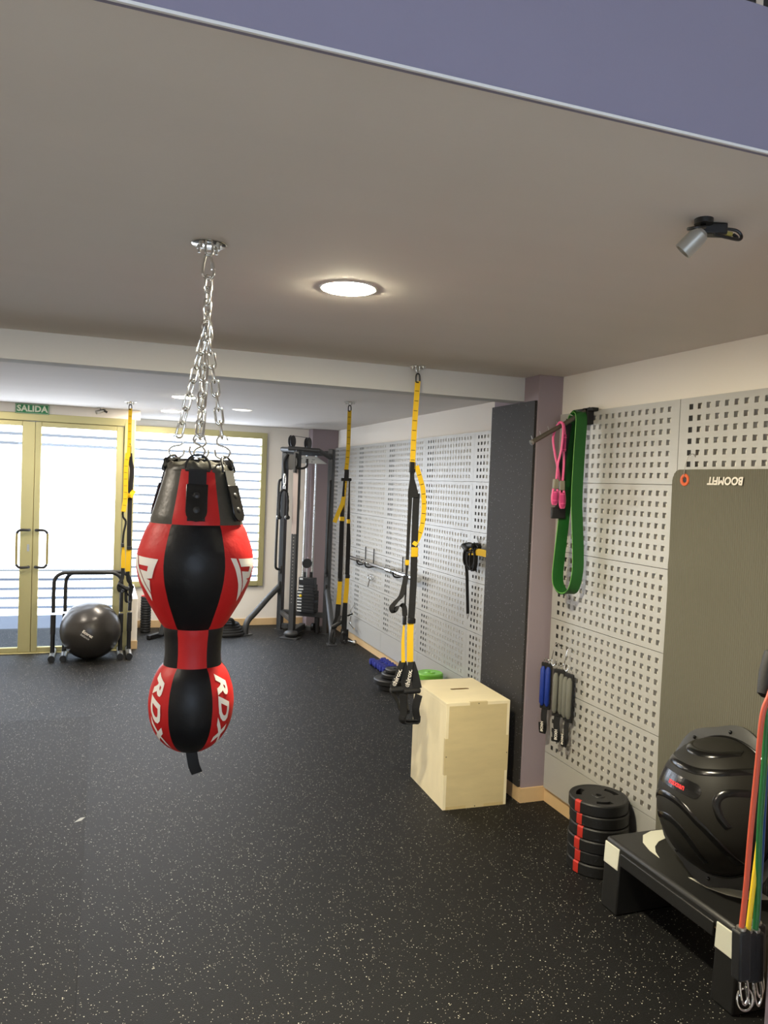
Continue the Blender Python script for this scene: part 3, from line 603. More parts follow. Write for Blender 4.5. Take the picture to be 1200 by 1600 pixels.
for k, (tp, ml, mr, foot) in enumerate((((1.657, 4.03, 0.84), (1.628, 4.02, 0.69), (1.698, 4.02, 0.69), ((1.602, 4.0, 0.665), (1.697, 4.0, 0.66), (1.690, 4.0, 0.512), (1.604, 4.0, 0.518))),
                                        ((1.618, 4.06, 0.838), (1.560, 4.06, 0.69), (1.640, 4.06, 0.69), ((1.553, 4.06, 0.675), (1.655, 4.06, 0.67), (1.66, 4.06, 0.555), (1.602, 4.05, 0.575))))):
    tp, ml, mr = V(tp), V(ml), V(mr)
    s1 = obj('handle_web', MB().ribbon([tp+V((-0.006, 0, 0)), tp.lerp(ml, 0.5)+V((0, -0.004, 0)), ml], [0.030, 0.034, 0.036], 0.005, CAMX), M['web'], t, 40)
    obj('handle_web', MB().ribbon([tp+V((0.006, 0.004, 0)), tp.lerp(mr, 0.5)+V((0, 0.004, 0)), mr], [0.030, 0.052, 0.046], 0.005, CAMX), M['web'], t, 40)
    grip(t, (ml+mr)/2+V((0, 0, -0.012)), (mr-ml).length/2+0.014, mr-ml)
    f = [V(q) for q in foot]
    obj('foot_cradle', MB().ribbon(smooth_path([f[0], f[0].lerp(f[3], 0.6)+V((0.006, 0, 0)), f[3], (f[3]+f[2])/2+V((0, -0.006, -0.008)), f[2], f[2].lerp(f[1], 0.5)+V((-0.012, 0, 0)), f[1]], 5), 0.046, 0.006, (0.55, -0.83, 0) if k == 0 else (0.5, 0.86, 0)), M['web'], t, 40)
    a0 = tp.lerp(ml, 0.28)+V((-0.002, -0.0075, 0)); a1 = tp.lerp(ml, 0.92)+V((0.0, -0.0065, 0)); dd = (a0-a1).normalized(); sd = (CAMX-dd*CAMX.dot(dd)).normalized()
    def fn(a, b, a0=a0, a1=a1, dd=dd, sd=sd): return a1.lerp(a0, 0.60)+dd*a-sd*b
    decal('lettering', text_polys('hirox.', 0.036, 0, 0.0006, 1.0), M['print'], fn, s1)
    cc = a1.lerp(a0, 0.12); mbx = MB()
    for r0, r1 in ((0.010, 0.0075),):
        vs = []; fs = []
        for i in range(20):
            an = 2*PI*i/20
            for rr in (r0, r1): vs.append(cc+dd*(rr*math.sin(an))+sd*(rr*math.cos(an)))
        for i in range(20): j = (i+1) % 20; fs.append((2*i, 2*j, 2*j+1, 2*i+1))
        mbx.add(vs, fs); mbx.bar(cc-sd*0.004, cc+sd*0.004, 0.002, 0.0008, sd.cross(dd)); mbx.bar(cc+dd*0.004-sd*0.003, cc-dd*0.004+sd*0.003, 0.002, 0.0008, sd.cross(dd))
    obj('round_emblem', mbx, M['print'], s1, 0)
obj('cradle_base', MB().ribbon(smooth_path([(1.603, 3.995, 0.545), (1.606, 3.995, 0.518), (1.645, 3.992, 0.512), (1.690, 3.995, 0.512), (1.696, 3.995, 0.545)], 4), 0.036, 0.008, (0.2, -0.6, 0.77)), M['web'], t, 40)
anchor(1.634, 4.055, 0.045, 'round steel ceiling anchor in front of the pale beam')
# far right trainer
Y = 6.144
t = thing('suspension_trainer', 'yellow and black suspension trainer hanging in front of the cable machine', 'suspension trainer', (1.88, Y, 0.50), 'suspension trainers')
tx_buckle(2.425, 1.887, Y, t)
stitched(smooth_path([(1.887, Y, 2.43), (1.887, Y, 2.33), (1.886, Y, 2.083), (1.876, Y, 1.93)], 5), 0.032, t)
stitched(smooth_path([(1.872, Y+0.004, 1.95), (1.874, Y+0.004, 1.832), (1.869, Y+0.004, 1.74), (1.864, Y+0.004, 1.63), (1.858, Y+0.004, 1.55)], 4), 0.026, t)
stitched(smooth_path([(1.862, Y-0.01, 1.72), (1.850, Y-0.01, 1.66), (1.823, Y-0.01, 1.593), (1.790, Y-0.01, 1.507)], 4), 0.034, t, 1.0)
obj('buckle', MB().box(1.858, 1.900, Y-0.01, Y+0.012, 1.85, 1.945).box(1.835, 1.925, Y-0.008, Y+0.008, 1.85, 1.875), M['black'], t, bevel=0.006)
obj('main_strap', MB().ribbon([(1.864, Y, 1.85), (1.858, Y, 1.70), (1.856, Y, 1.54), (1.857, Y, 1.35), (1.858, Y, 1.03)], [0.014, 0.02, 0.036, 0.038, 0.036], 0.005, CAMX), M['web'], t, 40)
obj('main_strap', MB().ribbon([(1.912, Y+0.01, 1.85), (1.914, Y+0.01, 1.70), (1.916, Y+0.01, 1.516), (1.922, Y+0.01, 1.35), (1.923, Y+0.01, 1.05)], [0.010, 0.014, 0.026, 0.036, 0.036], 0.005, CAMX), M['web'], t, 40)
obj('adjuster', B(1.836, 1.876, Y-0.012, Y+0.01, 1.52, 1.555), M['yellow'], t, bevel=0.003); obj('adjuster', B(1.903, 1.93, Y, Y+0.02, 1.50, 1.535), M['yellow'], t, bevel=0.003)
obj('handle_strap', MB().ribbon([(1.859, Y, 1.03), (1.857, Y, 0.93), (1.853, Y, 0.826)], [0.036, 0.036, 0.042], 0.004, CAMX), M['yellow'], t, 40)
obj('handle_strap', MB().ribbon([(1.924, Y+0.01, 1.06), (1.921, Y+0.01, 0.95), (1.915, Y+0.01, 0.838)], [0.034, 0.038, 0.038], 0.004, CAMX), M['yellow'], t, 40)
obj('cam_buckle', B(1.905, 1.944, Y, Y+0.022, 1.045, 1.075), M['black'], t, bevel=0.004); obj('cam_buckle', B(1.842, 1.876, Y-0.01, Y+0.012, 1.02, 1.045), M['black'], t, bevel=0.004)
obj('handle_web', MB().ribbon([(1.853, Y, 0.83), (1.847, Y, 0.72), (1.815, Y, 0.64), (1.80, Y, 0.53)], [0.04, 0.04, 0.03, 0.028], 0.006, CAMX), M['web'], t, 40)
obj('handle_web', MB().ribbon([(1.915, Y+0.01, 0.84), (1.912, Y+0.01, 0.72), (1.913, Y+0.01, 0.53)], [0.036, 0.044, 0.042], 0.010, CAMX), M['web'], t, 40)
obj('foot_cradle', MB().ribbon(smooth_path([(1.868, Y-0.02, 0.74), (1.835, Y-0.02, 0.655), (1.80, Y-0.02, 0.60), (1.795, Y-0.02, 0.53), (1.815, Y-0.02, 0.512), (1.83, Y-0.02, 0.56)], 4), 0.026, 0.004, (0.6, -0.8, 0)), M['web'], t, 40)
obj('foot_cradle', MB().ribbon(smooth_path([(1.895, Y, 0.62), (1.894, Y, 0.53), (1.91, Y, 0.505), (1.932, Y, 0.53), (1.935, Y, 0.62)], 4), 0.03, 0.004, (0.6, -0.8, 0)), M['web'], t, 40)
grip(t, (1.84, Y-0.02, 0.665), 0.05, (0.9, 0, 0.5)); grip(t, (1.912, Y+0.02, 0.60), 0.05, (0.2, 0.9, 0.3))
anchor(1.888, Y, 0.05, 'round steel ceiling anchor beyond the pale beam, right of the bag')
# left trainer
Y = 7.544
t = thing('suspension_trainer', 'yellow and black suspension trainer hanging next to the glass door post', 'suspension trainer', (0.217, Y, 0.65), 'suspension trainers')
tx_buckle(2.43, 0.217, Y, t)
stitched(smooth_path([(0.217, Y, 2.44), (0.216, Y, 2.30), (0.216, Y, 2.15), (0.212, Y, 2.0)], 4), 0.034, t, 0.07)
stitched(smooth_path([(0.205, Y-0.01, 2.03), (0.194, Y-0.01, 1.93), (0.193, Y-0.01, 1.80), (0.195, Y-0.01, 1.66), (0.19, Y-0.01, 1.57), (0.179, Y-0.01, 1.489)], 4), 0.042, t, 0.06)
stitched(smooth_path([(0.20, Y-0.015, 1.66), (0.232, Y-0.015, 1.625), (0.25, Y-0.015, 1.66), (0.272, Y-0.015, 1.69)], 4), 0.04, t, 1.0)
obj('buckle', MB().tube(smooth_path([(0.222, Y, 2.12), (0.23, Y, 2.09), (0.228, Y, 2.03), (0.218, Y, 2.0)], 4), 0.006, 8), M['black'], t)
obj('main_strap', MB().ribbon(smooth_path([(0.224, Y, 2.03), (0.232, Y, 1.95), (0.245, Y, 1.88), (0.240, Y, 1.75), (0.236, Y, 1.60), (0.236, Y, 1.317), (0.239, Y, 1.165)], 4), 0.04, 0.006, CAMX), M['web'], t, 40)
obj('main_strap', MB().ribbon(smooth_path([(0.206, Y+0.01, 1.99), (0.21, Y+0.01, 1.70), (0.175, Y+0.01, 1.47), (0.205, Y+0.01, 1.40), (0.189, Y+0.01, 1.30), (0.182, Y+0.01, 1.186)], 4), 0.018, 0.006, CAMX), M['web'], t, 40)
obj('cam_buckle', B(0.218, 0.262, Y-0.012, Y+0.012, 1.14, 1.175), M['black'], t, bevel=0.004); obj('cam_buckle', B(0.168, 0.195, Y-0.012, Y+0.012, 1.165, 1.20), M['black'], t, bevel=0.004)
obj('handle_strap', MB().ribbon([(0.236, Y, 1.14), (0.234, Y, 1.03), (0.234, Y, 0.937)], 0.044, 0.004, CAMX), M['yellow'], t, 40)
obj('handle_strap', MB().ribbon([(0.188, Y+0.01, 1.17), (0.190, Y+0.01, 1.08), (0.192, Y+0.01, 0.969)], [0.02, 0.036, 0.04], 0.004, CAMX), M['yellow'], t, 40)
obj('handle_web', MB().ribbon(smooth_path([(0.190, Y, 0.97), (0.187, Y, 0.88), (0.165, Y, 0.83), (0.156, Y, 0.785), (0.175, Y, 0.75), (0.207, Y, 0.77)], 4), 0.036, 0.006, (0.75, -0.66, 0)), M['web'], t, 40)
obj('handle_web', MB().ribbon(smooth_path([(0.234, Y, 0.94), (0.238, Y, 0.86), (0.262, Y, 0.82), (0.27, Y, 0.762), (0.25, Y, 0.72), (0.215, Y, 0.745)], 4), 0.036, 0.006, (0.75, -0.66, 0)), M['web'], t, 40)
obj('foot_cradle', MB().ribbon(smooth_path([(0.225, Y, 0.80), (0.222, Y, 0.72), (0.226, Y, 0.665), (0.25, Y, 0.65), (0.268, Y, 0.675), (0.262, Y, 0.74)], 4), 0.03, 0.005, (0.75, -0.66, 0)), M['web'], t, 40)
grip(t, (0.195, Y-0.02, 0.80), 0.055, (0.8, 0, -0.5)); grip(t, (0.24, Y+0.02, 0.775), 0.055, (0.85, 0.2, 0.35))
anchor(0.217, Y, 0.055, 'round steel ceiling anchor near the glass doors')

# ------------------------------------------------------------------ plywood box
BM = Matrix.Translation((1.853, 3.958, 0)) @ Matrix.Rotation(math.radians(-1.6), 4, 'Z')
t = thing('plyometric_box', 'pale birch plywood plyometric box standing on the rubber floor', 'plyo box', (2.05, 4.2, 0))
W_, D_, H_, T_ = 0.398, 0.525, 0.612, 0.018
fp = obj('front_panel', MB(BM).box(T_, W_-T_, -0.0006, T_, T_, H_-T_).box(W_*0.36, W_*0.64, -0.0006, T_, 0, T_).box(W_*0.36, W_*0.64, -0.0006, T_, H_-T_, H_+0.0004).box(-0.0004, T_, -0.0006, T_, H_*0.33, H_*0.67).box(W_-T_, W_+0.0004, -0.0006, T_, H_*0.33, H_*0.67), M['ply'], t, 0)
for sxx, szz in ((0.5*W_, H_-0.009), (0.5*W_, 0.009), (0.009, 0.5*H_), (W_-0.009, 0.5*H_)):
    obj('screw', MB(BM).cyl((sxx, -0.0012, szz), (sxx, 0.002, szz), 0.0032, n=10), M['black'], fp)
obj('side_panel', MB(BM).box(0, T_, 0, D_, 0, H_-T_), M['plylit'], t, bevel=0.0012)
obj('side_panel', MB(BM).box(W_-T_, W_, 0, D_, 0, H_-T_), M['plylit'], t, bevel=0.0012)
obj('back_panel', MB(BM).box(T_, W_-T_, D_-T_, D_, T_, H_-T_), M['ply'], t, 0)
obj('bottom_panel', MB(BM).box(T_, W_-T_, 0, D_, 0, T_), M['plyedge'], t, 0)
# top with a hand slot
sx0, sx1, sy0, sy1 = W_*0.36, W_*0.67, D_*0.52, D_*0.52+0.030
mb = MB(BM); oc = [(0, 0), (W_, 0), (W_, D_), (0, D_)]; slot = []
for i in range(9): a = PI/2+PI*i/8; slot.append((sx0+0.014+0.014*math.cos(a), (sy0+sy1)/2+0.014*math.sin(a)))
for i in range(9): a = -PI/2+PI*i/8; slot.append((sx1-0.014+0.014*math.cos(a), (sy0+sy1)/2+0.014*math.sin(a)))
bmx = bmesh.new()
def _loop(pts): vs = [bmx.verts.new((a, b, H_)) for a, b in pts]; return [bmx.edges.new((vs[i], vs[(i+1) % len(vs)])) for i in range(len(vs))]
ed = _loop(oc)+_loop(slot); bmesh.ops.triangle_fill(bmx, use_beauty=True, edges=ed)
ex = bmesh.ops.extrude_face_region(bmx, geom=bmx.faces[:]); bmesh.ops.translate(bmx, verts=[g for g in ex['geom'] if isinstance(g, bmesh.types.BMVert)], vec=(0, 0, -T_))
bmesh.ops.recalc_face_normals(bmx, faces=bmx.faces); bmx.verts.ensure_lookup_table()
mb.add([v.co.copy() for v in bmx.verts], [tuple(v.index for v in f.verts) for f in bmx.faces]) if not [setattr(v, 'index', i) for i, v in enumerate(bmx.verts)] is None else None
bmx.free(); tpn = obj('top_panel', mb, M['plylit'], t, 0, bevel=0.001)
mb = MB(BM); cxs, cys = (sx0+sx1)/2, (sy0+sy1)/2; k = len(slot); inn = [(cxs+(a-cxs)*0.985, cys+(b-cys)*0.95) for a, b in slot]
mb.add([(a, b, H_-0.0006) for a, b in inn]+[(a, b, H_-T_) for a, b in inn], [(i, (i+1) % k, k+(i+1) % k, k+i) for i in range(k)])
obj('shade_lining', mb, M['slot_shade'], tpn, 0)  # added lining that paints the slot wall as shaded

# ------------------------------------------------------------------ gym ball and parallel bars
GB = V((-0.082, 8.17, 0.285))
t = thing('exercise_ball', 'anthracite exercise ball lying between the black parallel bars', 'exercise ball', (GB.x, GB.y, 0))
prof = []
for i in range(49):
    a = PI*i/48; r = 0.285
    if 0.2 < a < 0.9 or 2.2 < a < 2.9: r += 0.0012*math.cos(a*110)
    prof.append((max(0, r*math.sin(a)), -r*math.cos(a)))
ax = V((-0.25, -0.2, 0.94)).normalized()
obj('ball', MB().lathe(prof, GB, 64, ax), M['ball'], t, 60)
def ballpt(a, b):                                  # print centred where it shows
    n0 = V((-0.06, -0.985, -0.02)).normalized(); rt_ = V((0.83, -0.05, -0.55)); rt_ = (rt_-n0*rt_.dot(n0)).normalized(); up_ = rt_.cross(n0)*-1
    if up_.z < 0: up_ = -up_
    return GB+(n0*0.2862+rt_*a+up_*b).normalized()*0.2868
decal('lettering', text_polys('Ecorez', 0.040, 0, 0.0012, 1.0), M['print'], lambda a, b: ballpt(a-0.015, b+0.012), t, 0.02)
decal('lettering', text_polys('balance', 0.032, 0, 0.0, 1.0), M['placard'], lambda a, b: ballpt(a-0.02, b-0.022), t, 0.02)
for k, (xa, xb, yy, lab) in enumerate(((-0.43, 0.20, 8.24, 'black parallel bar standing over the grey ball, front one of the pair'), (-0.325, 0.285, 8.30, 'black parallel bar standing over the grey ball, rear one of the pair'))):
    t = thing('parallel_bar', lab, 'parallel bar', ((xa+xb)/2, yy, 0), 'parallel bars by the door')
    obj('top_tube', MB().tube(smooth_path([(xa, yy, 0.45), (xa, yy, 0.70), (xa+0.012, yy, 0.79), (xa+0.07, yy, 0.838), (xa+0.16, yy, 0.845), (xb-0.16, yy, 0.845), (xb-0.07, yy, 0.838), (xb-0.012, yy, 0.79), (xb, yy, 0.70), (xb, yy, 0.45)], 4), 0.0185, 14), M['matteblack'], t)
    obj('foam_grip', MB().cyl((xa+0.15, yy, 0.845), (xb-0.15, yy, 0.845), 0.0215, n=16), M['matteblack'], t)
    for x in (xa, xb):
        l = obj('leg', MB().cyl((x, yy, 0.05), (x, yy, 0.42), 0.021, n=16), M['black'], t); obj('sleeve', MB().cyl((x, yy, 0.24), (x, yy, 0.43), 0.0245, n=16), M['matteblack'], l)
        ft = obj('foot', MB().cyl((x, 8.06, 0.032), (x, 8.46, 0.032), 0.029, n=16), M['steel'], t)
        for ye in (8.05, 8.45): obj('foot_cap', MB().cyl((x, ye, 0.032), (x, ye+0.02, 0.032), 0.031, n=16), M['black'], ft)

# ------------------------------------------------------------------ cable machine
U1, U2, F1 = V((2.095, 9.418, 0)), V((2.58, 9.06, 0)), V((2.120, 8.885, 0))
e1 = V((0.8, -0.6, 0)); e2 = V((-0.6, -0.8, 0)); MC = (U1+U2)/2
t = thing('cable_machine', 'dark grey cable pulley machine with weight stack in the far corner', 'cable machine', (MC.x, MC.y, 0))
Zv = V((0, 0, 1))
for Uq, sgn in ((U1, -1), (U2, 1)):
    up_ = obj('upright', MB().bar(Uq+Zv*0.0, Uq+Zv*2.235, 0.085, 0.06, e1), M['machine'], t, bevel=0.006)
    obj('base_plate', MB().bar(Uq-e1*0.06, Uq+e1*0.06, 0.12, 0.012), M['machine'], up_)
    g = Uq+e2*0.10+e1*sgn*0.03
    gp = smooth_path([Uq+Zv*1.85, Uq+e2*0.06+e1*sgn*0.02+Zv*1.845, g+Zv*1.80, g+Zv*1.55+e2*0.008, g+Zv*1.1+e2*0.02, g+Zv*0.84+e2*0.02, g+Zv*0.765+e2*0.0, Uq+e2*0.05+Zv*0.745, Uq+Zv*0.745], 5)
    obj('grab_handle', MB().tube(gp, 0.0155, 12), M['matteblack'], up_)
    obj('handle_bracket', MB().bar(Uq+e2*0.03+Zv*0.70, Uq+e2*0.03+Zv*0.79, 0.07, 0.03, e1), M['machine'], up_, bevel=0.004)
    foot = V((1.618, 9.122, 0)) if sgn < 0 else V((2.477, 8.42, 0))
    dv = foot-Uq
    lg = obj('support_leg', MB().tube(smooth_path([Uq+Zv*0.555, Uq+dv*0.35+Zv*0.42, Uq+dv*0.75+Zv*0.245, Uq+dv*0.93+Zv*0.17, Uq+dv*0.99+Zv*0.10, foot+Zv*0.01], 6), 0.036, 16), M['machine'], t)
    obj('foot_plate', MB().bar(foot-dv.normalized()*0.07+Zv*0.005, foot+dv.normalized()*0.07+Zv*0.005, 0.11, 0.01), M['machine'], lg, bevel=0.002)
    obj('leg_bracket', MB().bar(Uq+e2*0.035+Zv*0.44, Uq+e2*0.035+Zv*0.60, 0.075, 0.02, e1), M['machine'], lg, bevel=0.003)
    for zz in (0.46, 0.585): obj('bolt', MB().cyl(Uq+e2*0.045+Zv*zz, Uq+e2*0.056+Zv*zz, 0.011, n=8), M['steel'], lg)
col = obj('pulley_column', MB().bar(F1+Zv*0.04, F1+Zv*2.18, 0.075, 0.065, e1), M['machine'], t, bevel=0.006)
obj('column_face', MB().bar(F1+e2*0.0385+Zv*1.22, F1+e2*0.0385+Zv*2.0, 0.062, 0.003, e2), M['machinelight'], col)
for i in range(22): q = F1+e2*0.037+Zv*(0.42+0.04*i); obj('adjustment_hole', MB().cyl(q, q+e2*0.003, 0.006, n=10), M['steel'], col)
obj('column_foot', MB().sphere(F1+e2*0.02+Zv*0.05, 0.075, 18, 10, (1.15, 1.0, 0.6)), M['machine'], col); obj('foot_plate', MB().bar(F1-e1*0.11+e2*0.03+Zv*0.006, F1+e1*0.11+e2*0.03+Zv*0.006, 0.14, 0.012), M['machine'], col, bevel=0.003)
obj('base_tube', MB().bar(F1-e2*0.02+Zv*0.06, MC+Zv*0.07, 0.07, 0.07), M['machine'], t, bevel=0.006)
obj('cross_member', MB().bar(U1+Zv*0.22, U2+Zv*0.22, 0.05, 0.06), M['machine'], t, bevel=0.004); obj('cross_member', MB().bar(U1+Zv*0.05, U2+Zv*0.05, 0.05, 0.06), M['machine'], t, bevel=0.004)
obj('cross_member', MB().bar(U1+Zv*0.22, F1+Zv*0.20, 0.04, 0.05), M['machine'], t, bevel=0.004)
obj('top_beam', MB().bar(U1+Zv*2.18, U2+Zv*2.18, 0.06, 0.06), M['machine'], t, bevel=0.004)
obj('top_arm', MB().tube([U1+Zv*2.2+e2*0.02, U1+e2*0.10+Zv*2.215, F1-e2*0.02+Zv*2.20], 0.03, 12).tube([F1+e1*-0.12+Zv*2.215, F1+e1*0.22+e2*-0.1+Zv*2.20, U2+e2*0.03+Zv*2.13], 0.028, 12), M['machine'], t)
pl_ = V((2.159, 9.12, 2.134)), V((2.405, 9.12, 2.141)), V((2.542, 9.12, 2.056)), V((2.162, 9.12, 2.049))
mb = MB(); mb.add([pl_[0], pl_[1], pl_[2], pl_[3]]+[p+V((0.004, 0.012, 0)) for p in pl_], [(0,1,2,3),(7,6,5,4),(0,4,5,1),(1,5,6,2),(2,6,7,3),(3,7,4,0)]); pc = obj('instruction_placard', mb, M['placard'], t, 0)
for i in range(3): obj('placard_line', MB().box(2.20+i*0.075, 2.235+i*0.075, 9.1175, 9.1195, 2.105-0.004*i, 2.111-0.004*i).box(2.20+i*0.075, 2.206+i*0.075, 9.1175, 9.1195, 2.062, 2.085), M['machine'], pc, 0)
cg = obj('pulley_carriage', MB().bar(F1+e2*0.045+Zv*1.93, F1+e2*0.045+Zv*2.16, 0.09, 0.03, e1), M['machine'], t, bevel=0.006)
obj('pulley_disc', MB().cyl(V((2.03, 8.86, 2.053))-e2*0.012, V((2.03, 8.86, 2.053))+e2*0.012, 0.09, n=28), M['machine'], cg)
obj('carriage_handle', MB().tube(smooth_path([(2.09, 8.84, 1.985), (2.17, 8.83, 1.985), (2.215, 8.83, 2.01), (2.222, 8.83, 2.05), (2.222, 8.84, 2.09)], 4), 0.013, 10), M['matteblack'], cg)
obj('carriage_arm', MB().tube(smooth_path([(2.0, 8.87, 2.14), (1.955, 8.86, 2.06), (1.955, 8.85, 1.97), (1.966, 8.85, 1.92)], 4), 0.018, 10), M['matteblack'], cg)
for i, p in enumerate((V((2.072, 9.0, 2.30)), V((2.265, 9.0, 2.285)))):
    w_ = obj('top_pulley', MB().lathe([(0.02, -0.022), (0.066, -0.022), (0.072, -0.016), (0.064, 0.0), (0.072, 0.016), (0.066, 0.022), (0.02, 0.022)], p, 28, e1), M['black'], t)
obj('top_cable', MB().cyl((2.072, 9.0, 2.366), (2.265, 9.0, 2.351), 0.003, n=6), M['black'], t)
rodm = []
for p in (V((2.310, 9.2, 0)), V((2.425, 9.2, 0))): obj('guide_rod', MB().cyl(p+Zv*0.25, p+Zv*2.15, 0.0125, n=14), M['chrome'], t)
obj('cable', MB().cyl((2.355, 9.17, 0.92), (2.355, 9.17, 2.1), 0.0035, n=6).cyl((2.335, 9.15, 0.84), (2.335, 9.15, 2.1), 0.0035, n=6), M['black'], t)
obj('stack_pulley', MB().lathe([(0.015, -0.018), (0.052, -0.018), (0.058, -0.013), (0.05, 0), (0.058, 0.013), (0.052, 0.018), (0.015, 0.018)], (2.346, 9.16, 0.845), 26, (-0.34, -0.94, 0)), M['black'], t)
obj('lifting_rod', MB().cyl((2.350, 9.17, 0.66), (2.350, 9.17, 0.80), 0.008, n=10), M['steel'], t)
for i in range(9):
    z0 = 0.25+i*0.0375; hw, off = (0.115, 0) if i < 7 else (0.098, -0.004)
    c0 = V((2.372, 9.17, 0)); pl2 = obj('weight_plate', MB().bar(c0-e1*hw+Zv*(z0+0.0185), c0+e1*hw+Zv*(z0+0.0185), 0.14, 0.0355), M['stack'], t, bevel=0.003)
    obj('number_label', MB().bar(c0+e2*0.0705-e1*(hw-0.008)+Zv*(z0+0.019), c0+e2*0.0705-e1*(hw-0.065)+Zv*(z0+0.019), 0.003, 0.017), M['placard'], pl2, 0)
hd = obj('stack_head', MB().bar(V((2.365, 9.17, 0.63))-e1*0.10, V((2.365, 9.17, 0.63))+e1*0.10, 0.09, 0.085), M['stack'], t, bevel=0.004)
obj('number_label', MB().bar(V((2.365, 9.17, 0.655))+e2*0.046-e1*0.085, V((2.365, 9.17, 0.655))+e2*0.046-e1*0.045, 0.002, 0.022), M['placard'], hd, 0)
obj('selector_pin', MB().sphere(V((2.30, 9.14, 0.46))+e2*0.06, 0.018, 12, 8), M['tyel'], t)
for dx in (0.04, 0.12): obj('rod_collar', MB().cyl((2.295+dx*0.98, 9.195, 0.672), (2.295+dx*0.98, 9.195, 0.735), 0.02, n=12), M['black'], t)
obj('low_pulley', MB().cyl((2.47, 9.06, 0.02), (2.47, 9.06, 0.20), 0.032, n=14).lathe([(0.012, -0.015), (0.045, -0.015), (0.045, 0.015), (0.012, 0.015)], (2.42, 9.05, 0.09), 18, e1), M['black'], t)
# triceps rope hanging from the carriage
t = thing('triceps_rope', 'black triceps rope hanging from the cable machine pulley', 'cable attachment', (1.966, 8.85, 1.40))
obj('snap_hook', MB().tube(smooth_path([(1.966, 8.85, 1.92), (1.957, 8.85, 1.88), (1.955, 8.85, 1.82), (1.966, 8.85, 1.79), (1.979, 8.85, 1.82), (1.977, 8.85, 1.88), (1.966, 8.85, 1.92)], 4), 0.007, 8).tube(smooth_path([(1.968, 8.85, 1.80), (1.955, 8.85, 1.76), (1.966, 8.85, 1.725), (1.978, 8.85, 1.76), (1.968, 8.85, 1.80)], 4), 0.006, 8), M['chrome'], t)
rp = smooth_path([(1.915, 8.85, 1.43), (1.917, 8.85, 1.60), (1.925, 8.85, 1.69), (1.95, 8.85, 1.725), (1.975, 8.85, 1.725), (2.0, 8.85, 1.69), (2.013, 8.85, 1.60), (2.013, 8.85, 1.43)], 8)
obj('rope', MB().tube(rp, [0.013+0.002*math.sin(i*1.6) for i in range(len(rp))], 10), M['rope'], t, 60)
for x in (1.915, 2.013): k_ = obj('rope_end', MB().sphere((x, 8.85, 1.41), 0.032, 16, 10, (1, 1, 0.8)), M['black'], t); obj('end_cap', MB().cyl((x-0.026, 8.83, 1.41), (x-0.02, 8.825, 1.43), 0.012, n=12), M['steel'], k_)
# wall outlet
t = thing('wall_switch', 'small cream wall switch plate beside the cable machine', 'switch', (2.35, 9.735, 1.47))
obj('plate', B(2.325, 2.373, 9.728, 9.739, 1.477, 1.596), M['cream'], t, bevel=0.003); obj('rocker', B(2.333, 2.365, 9.724, 9.73, 1.50, 1.573), M['cream'], t, bevel=0.002)

# ------------------------------------------------------------------ things under the window
t = thing('foam_roller', 'black textured foam roller standing behind the low white wall', 'foam roller', (0.505, 9.45, 0))
prof = [(0.035, 0.0)]
for i in range(14): prof += [(0.056, 0.005+i*0.03), (0.060, 0.012+i*0.03), (0.060, 0.022+i*0.03), (0.056, 0.029+i*0.03)]
prof += [(0.035, 0.43), (0.035, 0.0)]
obj('roller_body', MB().lathe(prof, (0.505, 9.45, 0.0), 28), M['matteblack'], t); obj('end_ring', MB().lathe([(0.036, 0.425), (0.055, 0.425), (0.055, 0.433), (0.036, 0.433), (0.036, 0.425)], (0.505, 9.45, 0), 28), M['redtape'], t)
t = thing('weight_bench', 'dark flat bench half hidden behind the punching bag', 'bench', (0.85, 9.1, 0))
obj('pad', B(0.70, 1.10, 9.0, 9.28, 0.36, 0.42), M['blackleather'], t, bevel=0.015)
for x in (0.655, 1.13):
    obj('post', MB().bar((x, 9.12, 0.03), (min(max(x, 0.74), 1.06), 9.14, 0.36), 0.05, 0.05, (0, 1, 0)), M['machine'], t, bevel=0.004)
    obj('foot', MB().bar((x-0.14, 9.0, 0.025), (x+0.05, 9.24, 0.025), 0.05, 0.05), M['black'], t, bevel=0.006)
t = thing('battle_rope', 'coiled black battle rope on the floor beside the cable machine leg', 'rope', (1.45, 9.12, 0))
pth = []
for i in range(150):
    a = 2*PI*i/30; k = i/150; r = 0.20-0.10*k; pth.append((1.42+r*math.cos(a), 9.16+r*math.sin(a)*0.9, 0.022+0.036*(i//30)*0.75+0.004*math.sin(a*3)))
pth = pth[:150]
sm = [pth[0]]
for p in pth[1:]: sm.append((p[0], p[1], 0.6*sm[-1][2]+0.4*p[2]))
obj('coil', MB().tube(sm, 0.021, 10), M['rope'], t, 60)
obj('loose_end', MB().tube(smooth_path([(1.35, 9.06, 0.14), (1.38, 9.02, 0.20), (1.43, 9.0, 0.21), (1.46, 9.02, 0.17), (1.45, 9.06, 0.13)], 6), 0.019, 10), M['rope'], t, 60)

